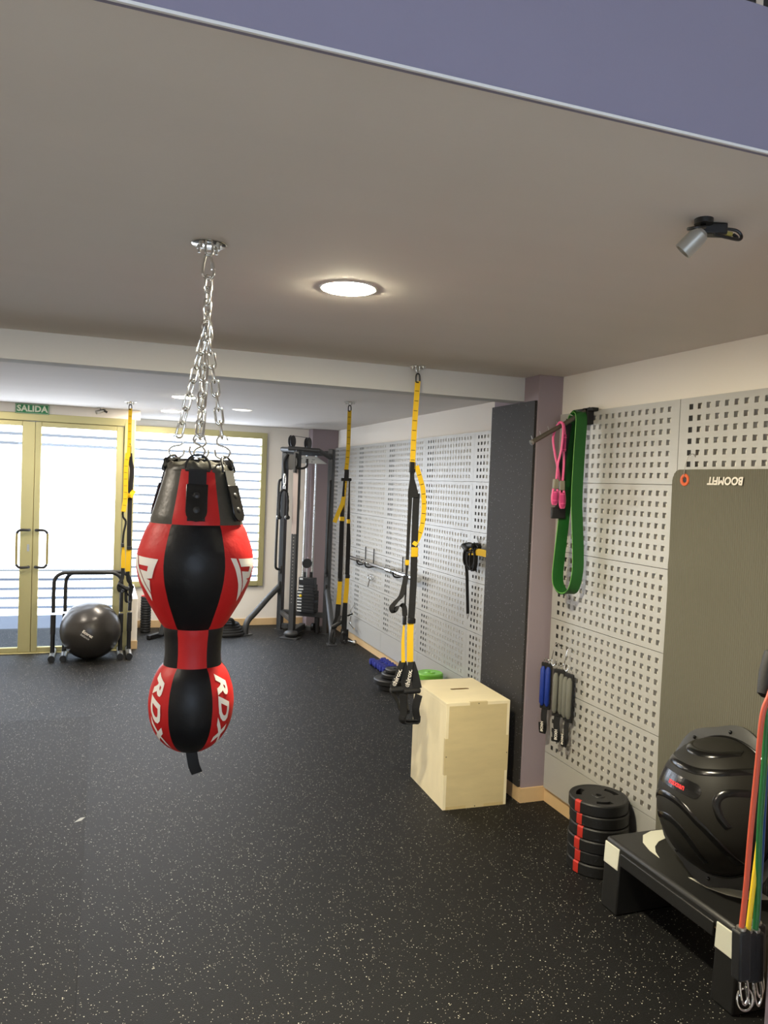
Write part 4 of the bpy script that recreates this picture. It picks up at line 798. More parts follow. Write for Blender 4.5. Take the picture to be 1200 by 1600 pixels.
# ------------------------------------------------------------------ far right wall: barbell, hooks, bundle
t = thing('barbell', 'chrome barbell resting on hooks of the far perforated panels', 'barbell', (2.69, 7.6, 0.98))
obj('bar', MB().cyl((2.69, 6.45, 0.988), (2.69, 8.58, 0.982), 0.0135, n=16), M['chrome'], t)
for y0, y1 in ((6.45, 6.98), (8.06, 8.58)): obj('sleeve', MB().cyl((2.69, y0, 0.988), (2.69, y1, 0.985), 0.025, n=18), M['chrome'], t)
for y0, y1 in ((6.97, 7.0), (7.90, 8.0), (7.12, 7.28)): obj('collar', MB().cyl((2.69, y0, 0.987), (2.69, y1, 0.987), 0.030, n=18), M['chrome'], t)
obj('knurled_grip', MB().cyl((2.69, 7.35, 0.987), (2.69, 7.80, 0.986), 0.0145, n=16), M['steel'], t)
for i, y in enumerate((7.02, 7.88, 8.16)):
    k_ = thing('wall_hook', ('black panel hook under the near end of the barbell', 'black panel hook under the middle of the barbell', 'black panel hook under the far end of the barbell')[i], 'hook', (2.765, y, 0.94), 'hooks holding the barbell')
    obj('hook', MB().tube(smooth_path([(2.76, y, 0.95), (2.70, y, 0.94), (2.662, y, 0.955), (2.655, y, 0.995)], 4), 0.008, 8), M['black'], k_)
    obj('pin', MB().cyl((2.752, y, 0.94), (2.752, y, 1.14), 0.006, n=8), M['black'], k_)
t = thing('collar_clamps', 'chrome spring collars hanging below the barbell', 'barbell collars', (2.74, 7.9, 0.75))
for y in (7.88, 7.96): obj('spring', MB().tube([V((2.735, y, 0.83))+V((0.01*math.sin(2*PI*i/12*0.5), 0.026*math.cos(2*PI*i/12), 0.026*math.sin(2*PI*i/12))) for i in range(25)], 0.0035, 8), M['chrome'], t)
obj('grip_handle', MB().cyl((2.735, 7.93, 0.81), (2.735, 7.98, 0.72), 0.007, n=10), M['chrome'], t); obj('hook', MB().cyl((2.765, 7.92, 0.86), (2.72, 7.92, 0.86), 0.004, n=8), M['chrome'], t)
t = thing('pulley_grip', 'chrome cable handles hanging low on the far perforated panels', 'cable handle', (2.73, 8.42, 0.2))
obj('bracket', MB().tube(smooth_path([(2.76, 8.50, 0.44), (2.71, 8.47, 0.38), (2.69, 8.40, 0.33), (2.70, 8.46, 0.25), (2.70, 8.36, 0.21)], 4), 0.006, 8), M['chrome'], t); obj('cross_grip', MB().cyl((2.69, 8.52, 0.31), (2.69, 8.32, 0.37), 0.011, n=10), M['chrome'], t); obj('cross_grip', MB().cyl((2.70, 8.48, 0.235), (2.70, 8.30, 0.20), 0.011, n=10), M['chrome'], t)
t = thing('cable_bar', 'short chrome cable bar lying at the foot of the far wall', 'cable bar', (2.70, 8.41, 0.0))
obj('bar', MB().cyl((2.66, 8.46, 0.03), (2.73, 8.36, 0.03), 0.014, n=12), M['chrome'], t)
for p in ((2.66, 8.46, 0.03), (2.73, 8.36, 0.03)): obj('end_knob', MB().sphere(p, 0.028, 14, 8), M['steel'], t)
# bundled trainer on a hook
t = thing('bundled_trainer', 'bundled black and yellow suspension trainer hanging on the panel by the pillar', 'suspension trainer', (2.70, 5.4, 0.80))
random.seed(3)
for i, (cy_, cz_, ay, az, tl_) in enumerate(((5.50, 1.30, 0.055, 0.075, 0.2), (5.44, 1.285, 0.045, 0.085, -0.1), (5.40, 1.29, 0.060, 0.070, 0.3), (5.36, 1.285, 0.040, 0.085, 0.0), (5.47, 1.375, 0.085, 0.026, 0.1), (5.38, 1.385, 0.090, 0.022, -0.05), (5.43, 1.365, 0.10, 0.03, 0.0))):
    lp_ = [(2.70-0.006*(i % 4), cy_+ay*math.cos(a)*math.cos(tl_)-az*math.sin(a)*math.sin(tl_), cz_+ay*math.cos(a)*math.sin(tl_)+az*math.sin(a)*math.cos(tl_)) for a in [2*PI*j/24 for j in range(25)]]
    obj('webbing_loop', MB().ribbon(lp_, 0.030, 0.009, (1, 0.15*(-1)**i, 0.1)), M['web'], t, 40)
obj('handle_knot', MB().lathe([(0.008, -0.06), (0.018, -0.052), (0.019, 0.0), (0.018, 0.052), (0.008, 0.06)], (2.675, 5.50, 1.365), 16, (0.1, 1, 0.25)), M['matteblack'], t)
obj('handle_knot', MB().lathe([(0.008, -0.06), (0.018, -0.052), (0.019, 0.0), (0.018, 0.052), (0.008, 0.06)], (2.675, 5.40, 1.39), 16, (0.1, 1, -0.1)), M['matteblack'], t)
obj('yellow_strap', MB().ribbon(smooth_path([(2.685, 5.46, 1.335), (2.68, 5.38, 1.345), (2.69, 5.26, 1.35), (2.70, 5.14, 1.345)], 4), 0.052, 0.006, (0, 0.05, 1)), M['yellow'], t, 40)
obj('hanging_strap', MB().ribbon([(2.70, 5.555, 1.34), (2.72, 5.54, 1.16), (2.735, 5.525, 0.84)], 0.024, 0.004, (0.9, -0.35, 0)), M['web'], t, 40)
obj('triangle_ring', MB().tube([(2.735, 5.545, 0.84), (2.735, 5.505, 0.84), (2.735, 5.525, 0.80)], 0.003, 6, True), M['steel'], t)
obj('wire_hook', MB().tube(smooth_path([(2.765, 5.44, 1.40), (2.745, 5.43, 1.44), (2.72, 5.38, 1.46), (2.71, 5.33, 1.43), (2.71, 5.34, 1.385)], 4), 0.003, 6), M['steel'], t)
# dumbbells
def dumbbell():
    mb = []
    for s in (-1, 1):
        mb.append(MB().lathe([(0.020, -0.030), (0.033, -0.026), (0.036, -0.018), (0.036, 0.018), (0.033, 0.026), (0.020, 0.030)], (s*0.058, 0, 0.036), 6, (1, 0, 0)).mesh('head', M['navy'], 25, (0, 0, 0))[0])
    return mb, MB().cyl((-0.04, 0, 0.036), (0.04, 0, 0.036), 0.015, n=14).mesh('bar', M['navy'], 40, (0, 0, 0))[0]
heads, dbar = dumbbell()
dl = ['blue hex dumbbell on the floor, farthest from the plates', 'blue hex dumbbell second from the far end of the row', 'blue hex dumbbell third from the far end of the row', 'blue hex dumbbell fourth from the far end of the row', 'blue hex dumbbell fifth from the far end of the row', 'blue hex dumbbell on the floor, next to the black plates']
for i in range(6):
    q = V((2.672+0.004*(i % 2), 7.40-0.074*i, 0)); t = thing('dumbbell', dl[i], 'dumbbell', q, 'blue dumbbells by the wall')
    for h in heads: place('head', h, q, t)
    place('bar', dbar, q, t)
def disc_plate(cx, cy, z0, r, h, m, lab, grp, holes=False, stripe=None, tilt=(0, 0), hub=0.0):
    t = thing('weight_plate', lab, 'weight plate', (cx, cy, z0), grp)
    ax = V((tilt[0], tilt[1], 1)).normalized(); e = min(0.008, h*0.22)
    prof = [(0.014, 0.002), (r*0.34, 0.002), (r*0.36, 0.0), (r-e, 0.0), (r, e), (r, h-e), (r-e, h), (r*0.88, h), (r*0.84, h-0.003), (r*0.40, h-0.003), (r*0.34, h+hub), (0.02, h+hub), (0.014, h-0.002), (0.014, 0.002)]
    b = obj('disc', MB().lathe(prof, (cx, cy, z0), 40, ax), m, t, 30)
    return t, b
bl = ['largest black plate at the bottom of the stack by the dumbbells', 'wide black plate second from the floor behind the near trainer', 'smaller black plate third from the floor by the dumbbells', 'smallest black plate on top of the stack by the dumbbells']
for i, (cx, cy, z0, r, h) in enumerate(((2.50, 6.50, 0.0, 0.135, 0.045), (2.485, 6.52, 0.046, 0.155, 0.048), (2.52, 6.53, 0.095, 0.118, 0.042), (2.53, 6.54, 0.138, 0.09, 0.036))):
    disc_plate(cx, cy, z0, r, h, M['plate'], bl[i], 'black plates by the wall')
gl = ['black plate under the lime green ones, lowest on the floor', 'black plate under the lime green ones, second from the floor', 'black plate directly under the lime green ones', 'lower lime green plate stacked behind the plywood box', 'topmost lime green plate stacked behind the plywood box']
for i in range(5): disc_plate(2.62+0.003*(i % 2), 5.97-0.003*i, 0.055*i, 0.112 if i > 2 else 0.095, 0.053, M['lime'] if i > 2 else M['plate'], gl[i], 'plates behind the plywood box', hub=0.004)

# ------------------------------------------------------------------ near right wall: hook bar, band, tube
t = thing('hook_rail', 'dark steel hook rail sloping out from the perforated panel', 'hook rail', (2.48, 3.61, 2.26))
ba, bb = V((2.475, 3.62, 2.285)), V((2.112, 3.60, 2.084)); bd_ = (bb-ba).normalized()
obj('rail', MB().cyl(ba, bb, 0.0125, n=16), M['railgrey'], t); obj('end_cap', MB().cyl(bb-bd_*0.002, bb+bd_*0.006, 0.0145, n=16).cyl(bb+bd_*0.006, bb+bd_*0.008, 0.009, n=14), M['steel'], t)
for f in (0.02, 0.16, 0.30, 0.45): q = bb-bd_*(f*0.41); obj('peg', MB().cyl(q, q+V((-0.012, 0, 0.030)), 0.0022, n=8), M['steel'], t)
obj('bracket', MB().box(2.44, 2.482, 3.59, 3.72, 2.20, 2.286).box(2.44, 2.482, 3.55, 3.64, 2.27, 2.288), M['rail'], t, bevel=0.003)
t = thing('resistance_band', 'wide green resistance band looped over the hook rail', 'resistance band', (2.40, 3.6, 1.29))
def bandpath(y):
    lft = [(2.385, 3.633, 2.24), (2.375, 3.640, 2.15), (2.365, 3.640, 1.86), (2.360, 3.645, 1.70), (2.352, 3.660, 1.48), (2.348, 3.662, 1.36), (2.356, 3.645, 1.305), (2.375, 3.615, 1.283), (2.392, 3.582, 1.30)]
    rgt = [(2.402, 3.566, 1.36), (2.408, 3.565, 1.46), (2.402, 3.580, 1.66), (2.398, 3.590, 1.80), (2.400, 3.590, 2.05), (2.405, 3.592, 2.22), (2.400, 3.612, 2.262)]
    return smooth_path(lft+rgt+[lft[0]], 5)
P = bandpath(0)
obj('band', MB().ribbon(P, 0.064, 0.0045, (0.97, -0.10, 0.0)), M['band'], t, 60)
obj('band_edge', MB().tube([p-V((0.0325, -0.0033, 0)) for p in P], 0.0022, 6), M['bandedge'], t, 60)
t = thing('figure_eight_tube', 'pink figure eight exercise tube hanging on the hook rail', 'exercise tube', (2.28, 3.58, 1.74))
for k, pts in enumerate(([(2.255, 3.575, 1.89), (2.258, 3.57, 1.98), (2.270, 3.565, 2.05), (2.276, 3.565, 2.15), (2.278, 3.58, 2.196), (2.272, 3.61, 2.19), (2.252, 3.62, 2.12), (2.262, 3.61, 2.03), (2.282, 3.60, 1.94), (2.284, 3.59, 1.887)],
                         [(2.298, 3.58, 1.887), (2.300, 3.58, 1.98), (2.298, 3.585, 2.06), (2.297, 3.58, 2.14), (2.286, 3.58, 2.19), (2.275, 3.59, 2.195)])):
    obj('tube', MB().tube(smooth_path(pts, 5), 0.0062, 10), M['pink'], t)
obj('foam_sleeve', MB().cyl((2.297, 3.585, 2.045), (2.296, 3.582, 2.135), 0.0125, n=14), M['magenta'], t)
obj('sleeve_ring', MB().cyl((2.297, 3.585, 2.053), (2.297, 3.585, 2.057), 0.0130, n=14).cyl((2.296, 3.582, 2.117), (2.296, 3.582, 2.121), 0.0130, n=14), M['pink'], t)
for k, (a, b, c) in enumerate((((2.253, 3.575, 1.897), (2.252, 3.575, 1.845), (2.250, 3.575, 1.765)), ((2.291, 3.578, 1.890), (2.294, 3.578, 1.838), (2.302, 3.578, 1.748)))):
    obj('collar', MB().bar(a, b, 0.030, 0.020, (0, 1, 0)), M['olive'], t, bevel=0.004)
    b, c = V(b), V(c); dd = (c-b).normalized(); wd = dd.cross(V((0, 1, 0))).normalized()
    obj('handle_loop', MB().tube(smooth_path([b+wd*0.012, b.lerp(c, 0.6)+wd*0.0165, c+wd*0.010, c, c-wd*0.010, b.lerp(c, 0.6)-wd*0.0165, b-wd*0.012], 4), 0.0062, 10), M['pink'], t)
    g = obj('foam_grip', MB().tube([b+dd*0.012, b+dd*0.02, b.lerp(c, 0.5), c-dd*0.012, c-dd*0.004], [0.012, 0.0155, 0.0165, 0.016, 0.012], 14), M['magenta'], t)
    obj('grip_ring', MB().cyl(b.lerp(c, 0.22), b.lerp(c, 0.25), 0.0168, n=14).cyl(b.lerp(c, 0.75), b.lerp(c, 0.78), 0.0168, n=14), M['pink'], g)
t = thing('fabric_strap', 'short black fabric strap hanging behind the pink tube', 'strap', (2.32, 3.63, 1.68))
obj('strap', MB().ribbon(smooth_path([(2.345, 3.625, 2.20), (2.330, 3.640, 2.0), (2.325, 3.645, 1.78), (2.318, 3.645, 1.70)], 4), [0.04]*10+[0.08]*3, 0.006, (0.95, -0.1, 0)), M['web'], t, 40)
obj('buckle', MB().box(2.275, 2.36, 3.632, 3.65, 1.685, 1.745), M['matteblack'], t, bevel=0.005)
# ankle weights on s-hooks
def ankle(q, m, lab, yaw, L=0.27, txt='BOXH'):
    R_ = Matrix.Translation(q) @ Matrix.Rotation(yaw, 4, 'Z')
    t = thing('ankle_weight', lab, 'ankle weight', (q[0], q[1], q[2]-L), 'ankle weights on the panel')
    obj('backing', MB(R_).box(-0.034, 0.034, -0.003, 0.012, -L, 0.0), M['web'], t, bevel=0.006)
    for sx_ in (-0.0165, 0.0165): obj('weight_pocket', MB(R_).tube([(sx_, -0.006, -0.022), (sx_, -0.008, -0.04), (sx_, -0.008, -L+0.04), (sx_, -0.006, -L+0.022)], [0.008, 0.0155, 0.0155, 0.008], 14), m, t)
    tail = smooth_path([(0, 0.002, -L+0.01), (-0.004, 0.0, -L-0.04), (0.004, -0.004, -L-0.10), (0.004, -0.018, -L-0.135), (0.004, -0.030, -L-0.11), (0.0, -0.030, -L-0.07)], 4)
    st = obj('hook_strap', MB(R_).ribbon(tail, 0.036, 0.003, (1, 0, 0.05)), M['web'], t, 40)
    obj('wire_ring', MB(R_).tube(smooth_path([(-0.016, 0, -0.004), (-0.012, 0, 0.018), (0.012, 0, 0.018), (0.016, 0, -0.004)], 4), 0.0024, 6), M['chrome'], t)
    decal('lettering', text_polys(txt, 0.021, 0, 0.0008), M['print'], lambda a, b: R_ @ V((0.004+b, -0.0325, -L-0.092+a)), st)
ankle((2.425, 3.855, 0.845), M['blue'], 'blue ankle weight hanging leftmost on the perforated panel', math.radians(-62))
ankle((2.435, 3.735, 0.835), M['grey'], 'grey ankle weight hanging in front beside the blue one', math.radians(-50))
ankle((2.445, 3.655, 0.830), M['grey'], 'grey ankle weight hanging rightmost with its side to the panel', math.radians(-82))
for i, (y, lab) in enumerate(((3.80, 'bent chrome wire hook above the blue ankle weight'), (3.67, 'bent chrome wire hook above the grey ankle weights'))):
    t = thing('wire_hook', lab, 'hook', (2.48, y, 0.85), 'wire hooks on the panel')
    obj('wire', MB().tube(smooth_path([(2.488, y, 0.93), (2.468, y+0.004, 0.965), (2.448, y+0.012, 0.955), (2.440, y+0.016, 0.91), (2.438, y+0.03, 0.868), (2.425, y+0.045, 0.858), (2.412, y+0.05, 0.875)], 5), 0.0026, 8), M['chrome'], t)
    obj('wire_loop', MB().tube(smooth_path([(2.436, y-0.02, 0.88), (2.430, y-0.03, 0.862), (2.425, y-0.02, 0.846), (2.425, y+0.0, 0.85), (2.43, y+0.005, 0.875)], 4), 0.0024, 8), M['chrome'], t)

# exercise mat hanging from a grommet
t = thing('exercise_mat', 'olive grey ribbed exercise mat hanging on the perforated panels', 'exercise mat', (2.455, 2.59, 0.14))
ya, yb, za, zb, rc = 2.258, 2.918, 0.14, 1.952, 0.05
gv = (2.833, 1.905)
def matx(y, z): 
    s = 0.004*math.sin(z*5+1.0)+0.003*math.sin(y*9+z*3)
    if abs(z-1.50) < 0.05: s -= 0.004*math.cos((z-1.50)/0.05*PI/2)
    return 2.458+s
NRIB = 58; NSUB = 4; NY = NRIB*NSUB; NZ = 40; vs = []; fs = []
for i in range(NY+1):
    y = ya+(yb-ya)*i/NY; dy = min(y-ya, yb-y); cut = rc-math.sqrt(max(0, rc*rc-(rc-dy)**2)) if dy < rc else 0.0
    rib = 0.0011*math.cos(2*PI*i/NSUB)
    for j in range(NZ+1):
        z = za+cut+(zb-za-2*cut)*j/NZ; vs.append((matx(y, z)-rib, y, z))
    for j in range(NZ+1):
        z = za+cut+(zb-za-2*cut)*j/NZ; vs.append((matx(y, z)+0.009, y, z))
K = 2*(NZ+1)
for i in range(NY):
    for j in range(NZ):
        q = i*K+j; fs.append((q, q+1, q+K+1, q+K)); q += NZ+1; fs.append((q, q+K, q+K+1, q+1))
    for j in (0, NZ): q = i*K+j; fs.append((q, q+K, q+K+NZ+1, q+NZ+1))
for i in (0, NY):
    for j in range(NZ): q = i*K+j; fs.append((q, q+1, q+NZ+2, q+NZ+1))
obj('mat_sheet', MB().add(vs, fs), M['matgrey'], t, 20)
mxg = matx(*gv)
obj('grommet', MB().lathe([(0.0125, -0.004), (0.026, -0.004), (0.028, 0.0), (0.026, 0.003), (0.016, 0.004), (0.0125, 0.0), (0.0125, -0.004)], (mxg-0.002, gv[0], gv[1]), 28, (-1, 0, 0)), M['orange'], t)
obj('grommet_hole', MB().lathe([(0, 0), (0.013, 0), (0.013, 0.001), (0, 0.001)], (mxg-0.001, gv[0], gv[1]), 20, (-1, 0, 0)), M['black'], t)
decal('lettering', text_polys('BOOMFIT', 0.046, 0.12, 0.0016, 1.0), M['print'], lambda a, b: (matx(2.588, 1.904)-0.004, 2.588+a, 1.904-b), t, 0.03)
t = thing('wire_hook', 'thin wire hook through the orange grommet of the mat', 'hook', (2.48, 2.83, 1.90), 'wire hooks on the panel')
obj('wire', MB().tube(smooth_path([(2.482, 2.805, 2.005), (2.470, 2.808, 2.022), (2.455, 2.82, 2.012), (2.448, 2.830, 1.97), (2.446, 2.833, 1.93), (2.450, 2.833, 1.912)], 5), 0.0016, 8), M['steel'], t)

# ------------------------------------------------------------------ plate stack with red stripes
pls = [(0.0, 0.0, 0.0), (0.003, 0.004, 0.5), (-0.002, 0.0, 0.2), (0.004, -0.004, 0.6), (0.006, 0.003, 0.3), (0.0, 0.006, 0.0)]
ordn = ['bottom', 'second from the floor', 'third from the floor', 'fourth from the floor', 'second from the top', 'topmost']
PR, PHh = 0.142, 0.0575; CP = V((2.325, 3.168, 0))
def gripplate(i):
    cx, cy = CP.x+pls[i][0], CP.y+pls[i][1]; z0 = i*(PHh+0.001); h = PHh
    t = thing('weight_plate', 'red striped black plate, %s of the stack by the step' % ordn[i], 'weight plate', (cx, cy, z0), 'red striped plates by the step')
    a0 = math.radians(10)+pls[i][2]*0.35
    if i == 5:   # top plate shows its three hand slots: build the face with holes
        bmx = bmesh.new()
        def lp(pts): vs = [bmx.verts.new((a, b, 0)) for a, b in pts]; return [bmx.edges.new((vs[k], vs[(k+1) % len(vs)])) for k in range(len(vs))]
        ed = lp([((PR-0.006)*math.cos(2*PI*k/48), (PR-0.006)*math.sin(2*PI*k/48)) for k in range(48)])
        ed += lp([(0.0145*math.cos(2*PI*k/16), 0.0145*math.sin(2*PI*k/16)) for k in range(16)])
        for s in range(3):
            c = a0+2.15+s*2*PI/3; pts = []
            for k in range(9): u = c-0.42+0.84*k/8; pts.append((0.108*math.cos(u), 0.108*math.sin(u)))
            for k in range(9): u = c+0.42-0.84*k/8; pts.append((0.080*math.cos(u), 0.080*math.sin(u)))
            ed += lp(pts)
        bmesh.ops.triangle_fill(bmx, use_beauty=True, edges=ed)
        ex = bmesh.ops.extrude_face_region(bmx, geom=bmx.faces[:]); bmesh.ops.translate(bmx, verts=[g for g in ex['geom'] if isinstance(g, bmesh.types.BMVert)], vec=(0, 0, -h*0.7))
        bmesh.ops.recalc_face_normals(bmx, faces=bmx.faces)
        for k, v in enumerate(bmx.verts): v.index = k
        mb = MB(Matrix.Translation((cx, cy, z0+h-0.002))); mb.add([v.co.copy() for v in bmx.verts], [tuple(v.index for v in f.verts) for f in bmx.faces]); bmx.free()
        obj('face', mb, M['plate'], t, 30)
        obj('rim', MB().lathe([(PR-0.006, 0), (PR-0.004, 0), (PR, 0.006), (PR, h-0.006), (PR-0.004, h), (PR-0.014, h), (PR-0.016, h-0.002), (PR-0.006, h-0.01), (PR-0.006, 0)], (cx, cy, z0), 56), M['plate'], t, 30)
        obj('hub_ring', MB().lathe([(0.0145, h-0.003), (0.032, h-0.002), (0.030, h+0.001), (0.0155, h+0.001), (0.0145, h-0.003)], (cx, cy, z0), 28), M['plate'], t)
        obj('floor_disc', MB().lathe([(0, 0.002), (PR-0.01, 0.002), (PR-0.01, 0.006), (0, 0.006)], (cx, cy, z0), 40), M['plate'], t)
    else:
        obj('disc', MB().lathe([(0.0145, 0.0), (PR-0.005, 0), (PR, 0.006), (PR, h-0.006), (PR-0.004, h), (PR-0.02, h), (PR-0.025, h-0.003), (0.0145, h-0.003), (0.0145, 0)], (cx, cy, z0), 56), M['plate'], t, 30)
    a = math.radians(192)+pls[i][2]*0.12; mb = MB(); vs = []; fs = []
    ringp = [(PR+0.0005, 0.004), (PR+0.0012, 0.006), (PR+0.0012, h-0.006), (PR-0.0035, h+0.0007), (PR-0.016, h+0.0007)] if i == 5 else [(PR+0.0005, 0.004), (PR+0.0012, 0.006), (PR+0.0012, h-0.006), (PR-0.0035, h+0.0005), (PR-0.012, h+0.0005)]
    for k in range(7):
        u = a-0.115+0.23*k/6
        for r, zz in ringp: vs.append((cx+r*math.cos(u), cy+r*math.sin(u), z0+zz))
    for k in range(6):
        for j in range(4): fs.append((k*5+j, (k+1)*5+j, (k+1)*5+j+1, k*5+j+1))
    obj('red_stripe', mb.add(vs, fs), M['redtape'], t, 30)
for i in range(6): gripplate(i)
# ------------------------------------------------------------------ aerobic step and half ball
SX0, SX1, SY0, SY1, SZ = 2.135, 2.445, 2.075, 2.868, 0.312
t = thing('aerobic_step', 'black aerobic step with white pads carrying the half ball', 'step', (2.3, 2.47, 0))
dk = obj('deck', MB().box(SX0+0.008, SX1-0.008, SY0+0.008, SY1-0.008, SZ-0.055, SZ), M['step'], t, bevel=0.016)
for k, (y0, y1) in enumerate(((2.752, 2.858), (2.085, 2.19))):
    lg = obj('leg', MB().add([(SX0, y0, 0), (SX1, y0, 0), (SX1, y1+0.006, 0), (SX0, y1+0.006, 0), (SX0+0.006, y0, SZ-0.04), (SX1-0.006, y0, SZ-0.04), (SX1-0.006, y1, SZ-0.04), (SX0+0.006, y1, SZ-0.04)], [(0,3,2,1),(4,5,6,7),(0,1,5,4),(1,2,6,5),(2,3,7,6),(3,0,4,7)]), M['step'], t, bevel=0.008)
    obj('white_pad', MB().add([(SX0-0.0005, y0+0.006, 0.198), (SX0-0.0005, y1-0.002, 0.198), (SX0+0.003, y1-0.004, 0.292), (SX0+0.003, y0+0.004, 0.292), (SX0+0.006, y0+0.006, 0.198), (SX0+0.006, y1-0.002, 0.198), (SX0+0.01, y1-0.004, 0.292), (SX0+0.01, y0+0.004, 0.292)], [(0,1,2,3),(7,6,5,4),(0,4,5,1),(1,5,6,2),(2,6,7,3),(3,7,4,0)]), M['pad'], lg, bevel=0.003)
obj('side_rib', MB().box(SX0+0.001, SX0+0.012, 2.20, 2.745, SZ-0.085, SZ-0.03), M['step'], t, bevel=0.004)
for pts in ([(2.43, 2.835), (2.37, 2.838), (2.306, 2.812), (2.258, 2.752), (2.236, 2.68), (2.232, 2.612), (2.252, 2.660), (2.285, 2.705), (2.335, 2.742), (2.40, 2.765)], [(2.236, 2.445), (2.248, 2.360), (2.285, 2.292), (2.335, 2.245), (2.43, 2.215), (2.43, 2.29), (2.375, 2.312), (2.31, 2.362), (2.262, 2.415)]):
    obj('white_pad', MB().prism(smooth2 if False else pts, lambda a, b, d: V((a, b, d)), SZ-0.001, SZ+0.0012), M['pad'], dk, 0)
# half ball leaning on the mat
tl = math.radians(15); yw = math.radians(-6)
nb = V((-math.cos(tl)*math.cos(yw), math.sin(yw)*math.cos(tl)*1.0, math.sin(tl))); nb.normalize()
yd = V((0, 1, 0)); yd = (yd-nb*yd.dot(nb)).normalized(); ud = nb.cross(yd); ud = ud if ud.z > 0 else -ud
RB = 0.315; bot = V((2.25, 2.385, SZ+0.004)); BC = bot+ud*RB
FM = Matrix((( yd.x, ud.x, nb.x, BC.x), (yd.y, ud.y, nb.y, BC.y), (yd.z, ud.z, nb.z, BC.z), (0, 0, 0, 1)))   # local: x along wall, y up the disc, z out of the dome
t = thing('balance_half_ball', 'black half ball balance trainer leaning on the mat on top of the step', 'balance trainer', bot)
mb = MB(FM); n = 72; vs = []; fs = []
flange = [(0.252, 0.020), (0.29, 0.016), (1.0, 0.010), (1.0, -0.004), (0.285, -0.028), (0.20, -0.034), (0.0, -0.034)]
for j, (r, z) in enumerate(flange):
    for i in range(n):
        a = 2*PI*i/n; rr = (RB-0.008+0.008*math.cos(8*a)) if r == 1.0 else r
        vs.append((rr*math.cos(a), rr*math.sin(a), z))
for j in range(len(flange)-1):
    for i in range(n): fs.append((j*n+i, j*n+(i+1) % n, (j+1)*n+(i+1) % n, (j+1)*n+i))
fr = obj('base_flange', mb.add(vs, fs), M['flange'], t, 40)
RD, HD = 0.258, 0.214
def dome(x, y, off=0.0):
    r2 = min(1.0, (x*x+y*y)/(RD*RD)); z = HD*(1-r2)**0.5
    nn = V((x/(RD*RD), y/(RD*RD), z/(HD*HD)+1e-4)).normalized()
    return FM @ (V((x, y, z+0.012))+nn*off)
vs = []; fs = []; n = 64; m_ = 22
for j in range(m_+1):
    a = PI/2*j/m_
    for i in range(n): r = RD*math.cos(a) if j < m_ else 0.0; vs.append(FM @ V((r*math.cos(2*PI*i/n), r*math.sin(2*PI*i/n), 0.012+HD*math.sin(a))))
for j in range(m_):
    for i in range(n): fs.append((j*n+i, j*n+(i+1) % n, (j+1)*n+(i+1) % n, (j+1)*n+i))
dm = obj('dome', MB().add(vs, fs), M['dome'], t, 80)
obj('dome_ring', MB(FM).tube([((RD+0.002)*math.cos(2*PI*i/64), (RD+0.002)*math.sin(2*PI*i/64), 0.018) for i in range(64)], 0.006, 8, True), M['gloss'], t)
def band_on_dome(pts, w=0.027, off=0.0020):
    P = smooth_path([(a, b, 0) for a, b in pts], 8); Q = []
    mb = MB(); vs = []; fs = []
    for i, p in enumerate(P):
        d = (P[min(i+1, len(P)-1)]-P[max(i-1, 0)]).normalized(); s = V((-d.y, d.x, 0))
        for k, (o_, h_) in enumerate(((-0.5, 0.0002), (-0.42, off), (0, off+0.0006), (0.42, off), (0.5, 0.0002))):
            q = p+s*(o_*w); rr = math.hypot(q.x, q.y)
            if rr > RD*0.995: q = q*(RD*0.995/rr)
            vs.append(dome(q.x, q.y, h_))
    for i in range(len(P)-1):
        for k in range(4): fs.append((i*5+k, i*5+k+1, i*5+5+k+1, i*5+5+k))
    return obj('moulded_band', mb.add(vs, fs), M['gloss'], dm, 60)
BANDS = [[(0.15, 0.205), (0.101, 0.184), (0.047, 0.181), (-0.006, 0.19), (-0.047, 0.205), (-0.09, 0.235)],
         [(0.228, 0.13), (0.20, 0.118), (0.167, 0.113), (0.106, 0.111), (0.048, 0.111), (-0.014, 0.117), (-0.067, 0.134), (-0.109, 0.153), (-0.165, 0.19)],
         [(0.248, -0.085), (0.19, -0.045), (0.124, -0.026), (0.065, -0.021), (0.014, -0.026), (-0.035, -0.042), (-0.078, -0.063), (-0.111, -0.079), (-0.16, -0.115), (-0.20, -0.16)],
         [(0.215, -0.15), (0.175, -0.13), (0.13, -0.117), (0.069, -0.104), (0.024, -0.108), (-0.014, -0.124), (-0.05, -0.152), (-0.09, -0.21)],
         [(-0.20, 0.112), (-0.159, 0.092), (-0.139, 0.077), (-0.127, 0.053), (-0.129, 0.029), (-0.141, 0.007), (-0.155, -0.014), (-0.18, -0.035)]]
for b_ in BANDS: band_on_dome([(a*0.965, b*0.965) for a, b in b_])
# glossy oval badge with red print
pc_, pdir, ps = V((0.062, 0.042, 0)), V((-1, 0, 0)), V((0, 1, 0))
def badge(a, b, off=0.003): q = pc_+pdir*a+ps*b; return dome(q.x, q.y, off)
poly = [(0.098+0.028*math.cos(a), 0.028*math.sin(a)) for a in [-PI/2+PI*i/8 for i in range(9)]]+[(-0.098+0.028*math.cos(a), 0.028*math.sin(a)) for a in [PI/2+PI*i/8 for i in range(9)]]
bg_ = decal('badge', poly_mesh([poly]), M['gloss'], lambda a, b: badge(a, b, 0.0018), dm, 0.012)
decal('lettering', text_polys('maxsan', 0.030, 0, 0.001), M['redprint'], lambda a, b: badge(a+0.012, b-0.006, 0.0026), bg_, 0.01)
for i in range(10):
    a = 2*PI*(i+0.3)/10; obj('stud', MB(FM).lathe([(0.0075, 0.006), (0.007, 0.016), (0.004, 0.019), (0, 0.020)], (0.282*math.cos(a), 0.282*math.sin(a), 0.006), 12), M['gloss'], fr)

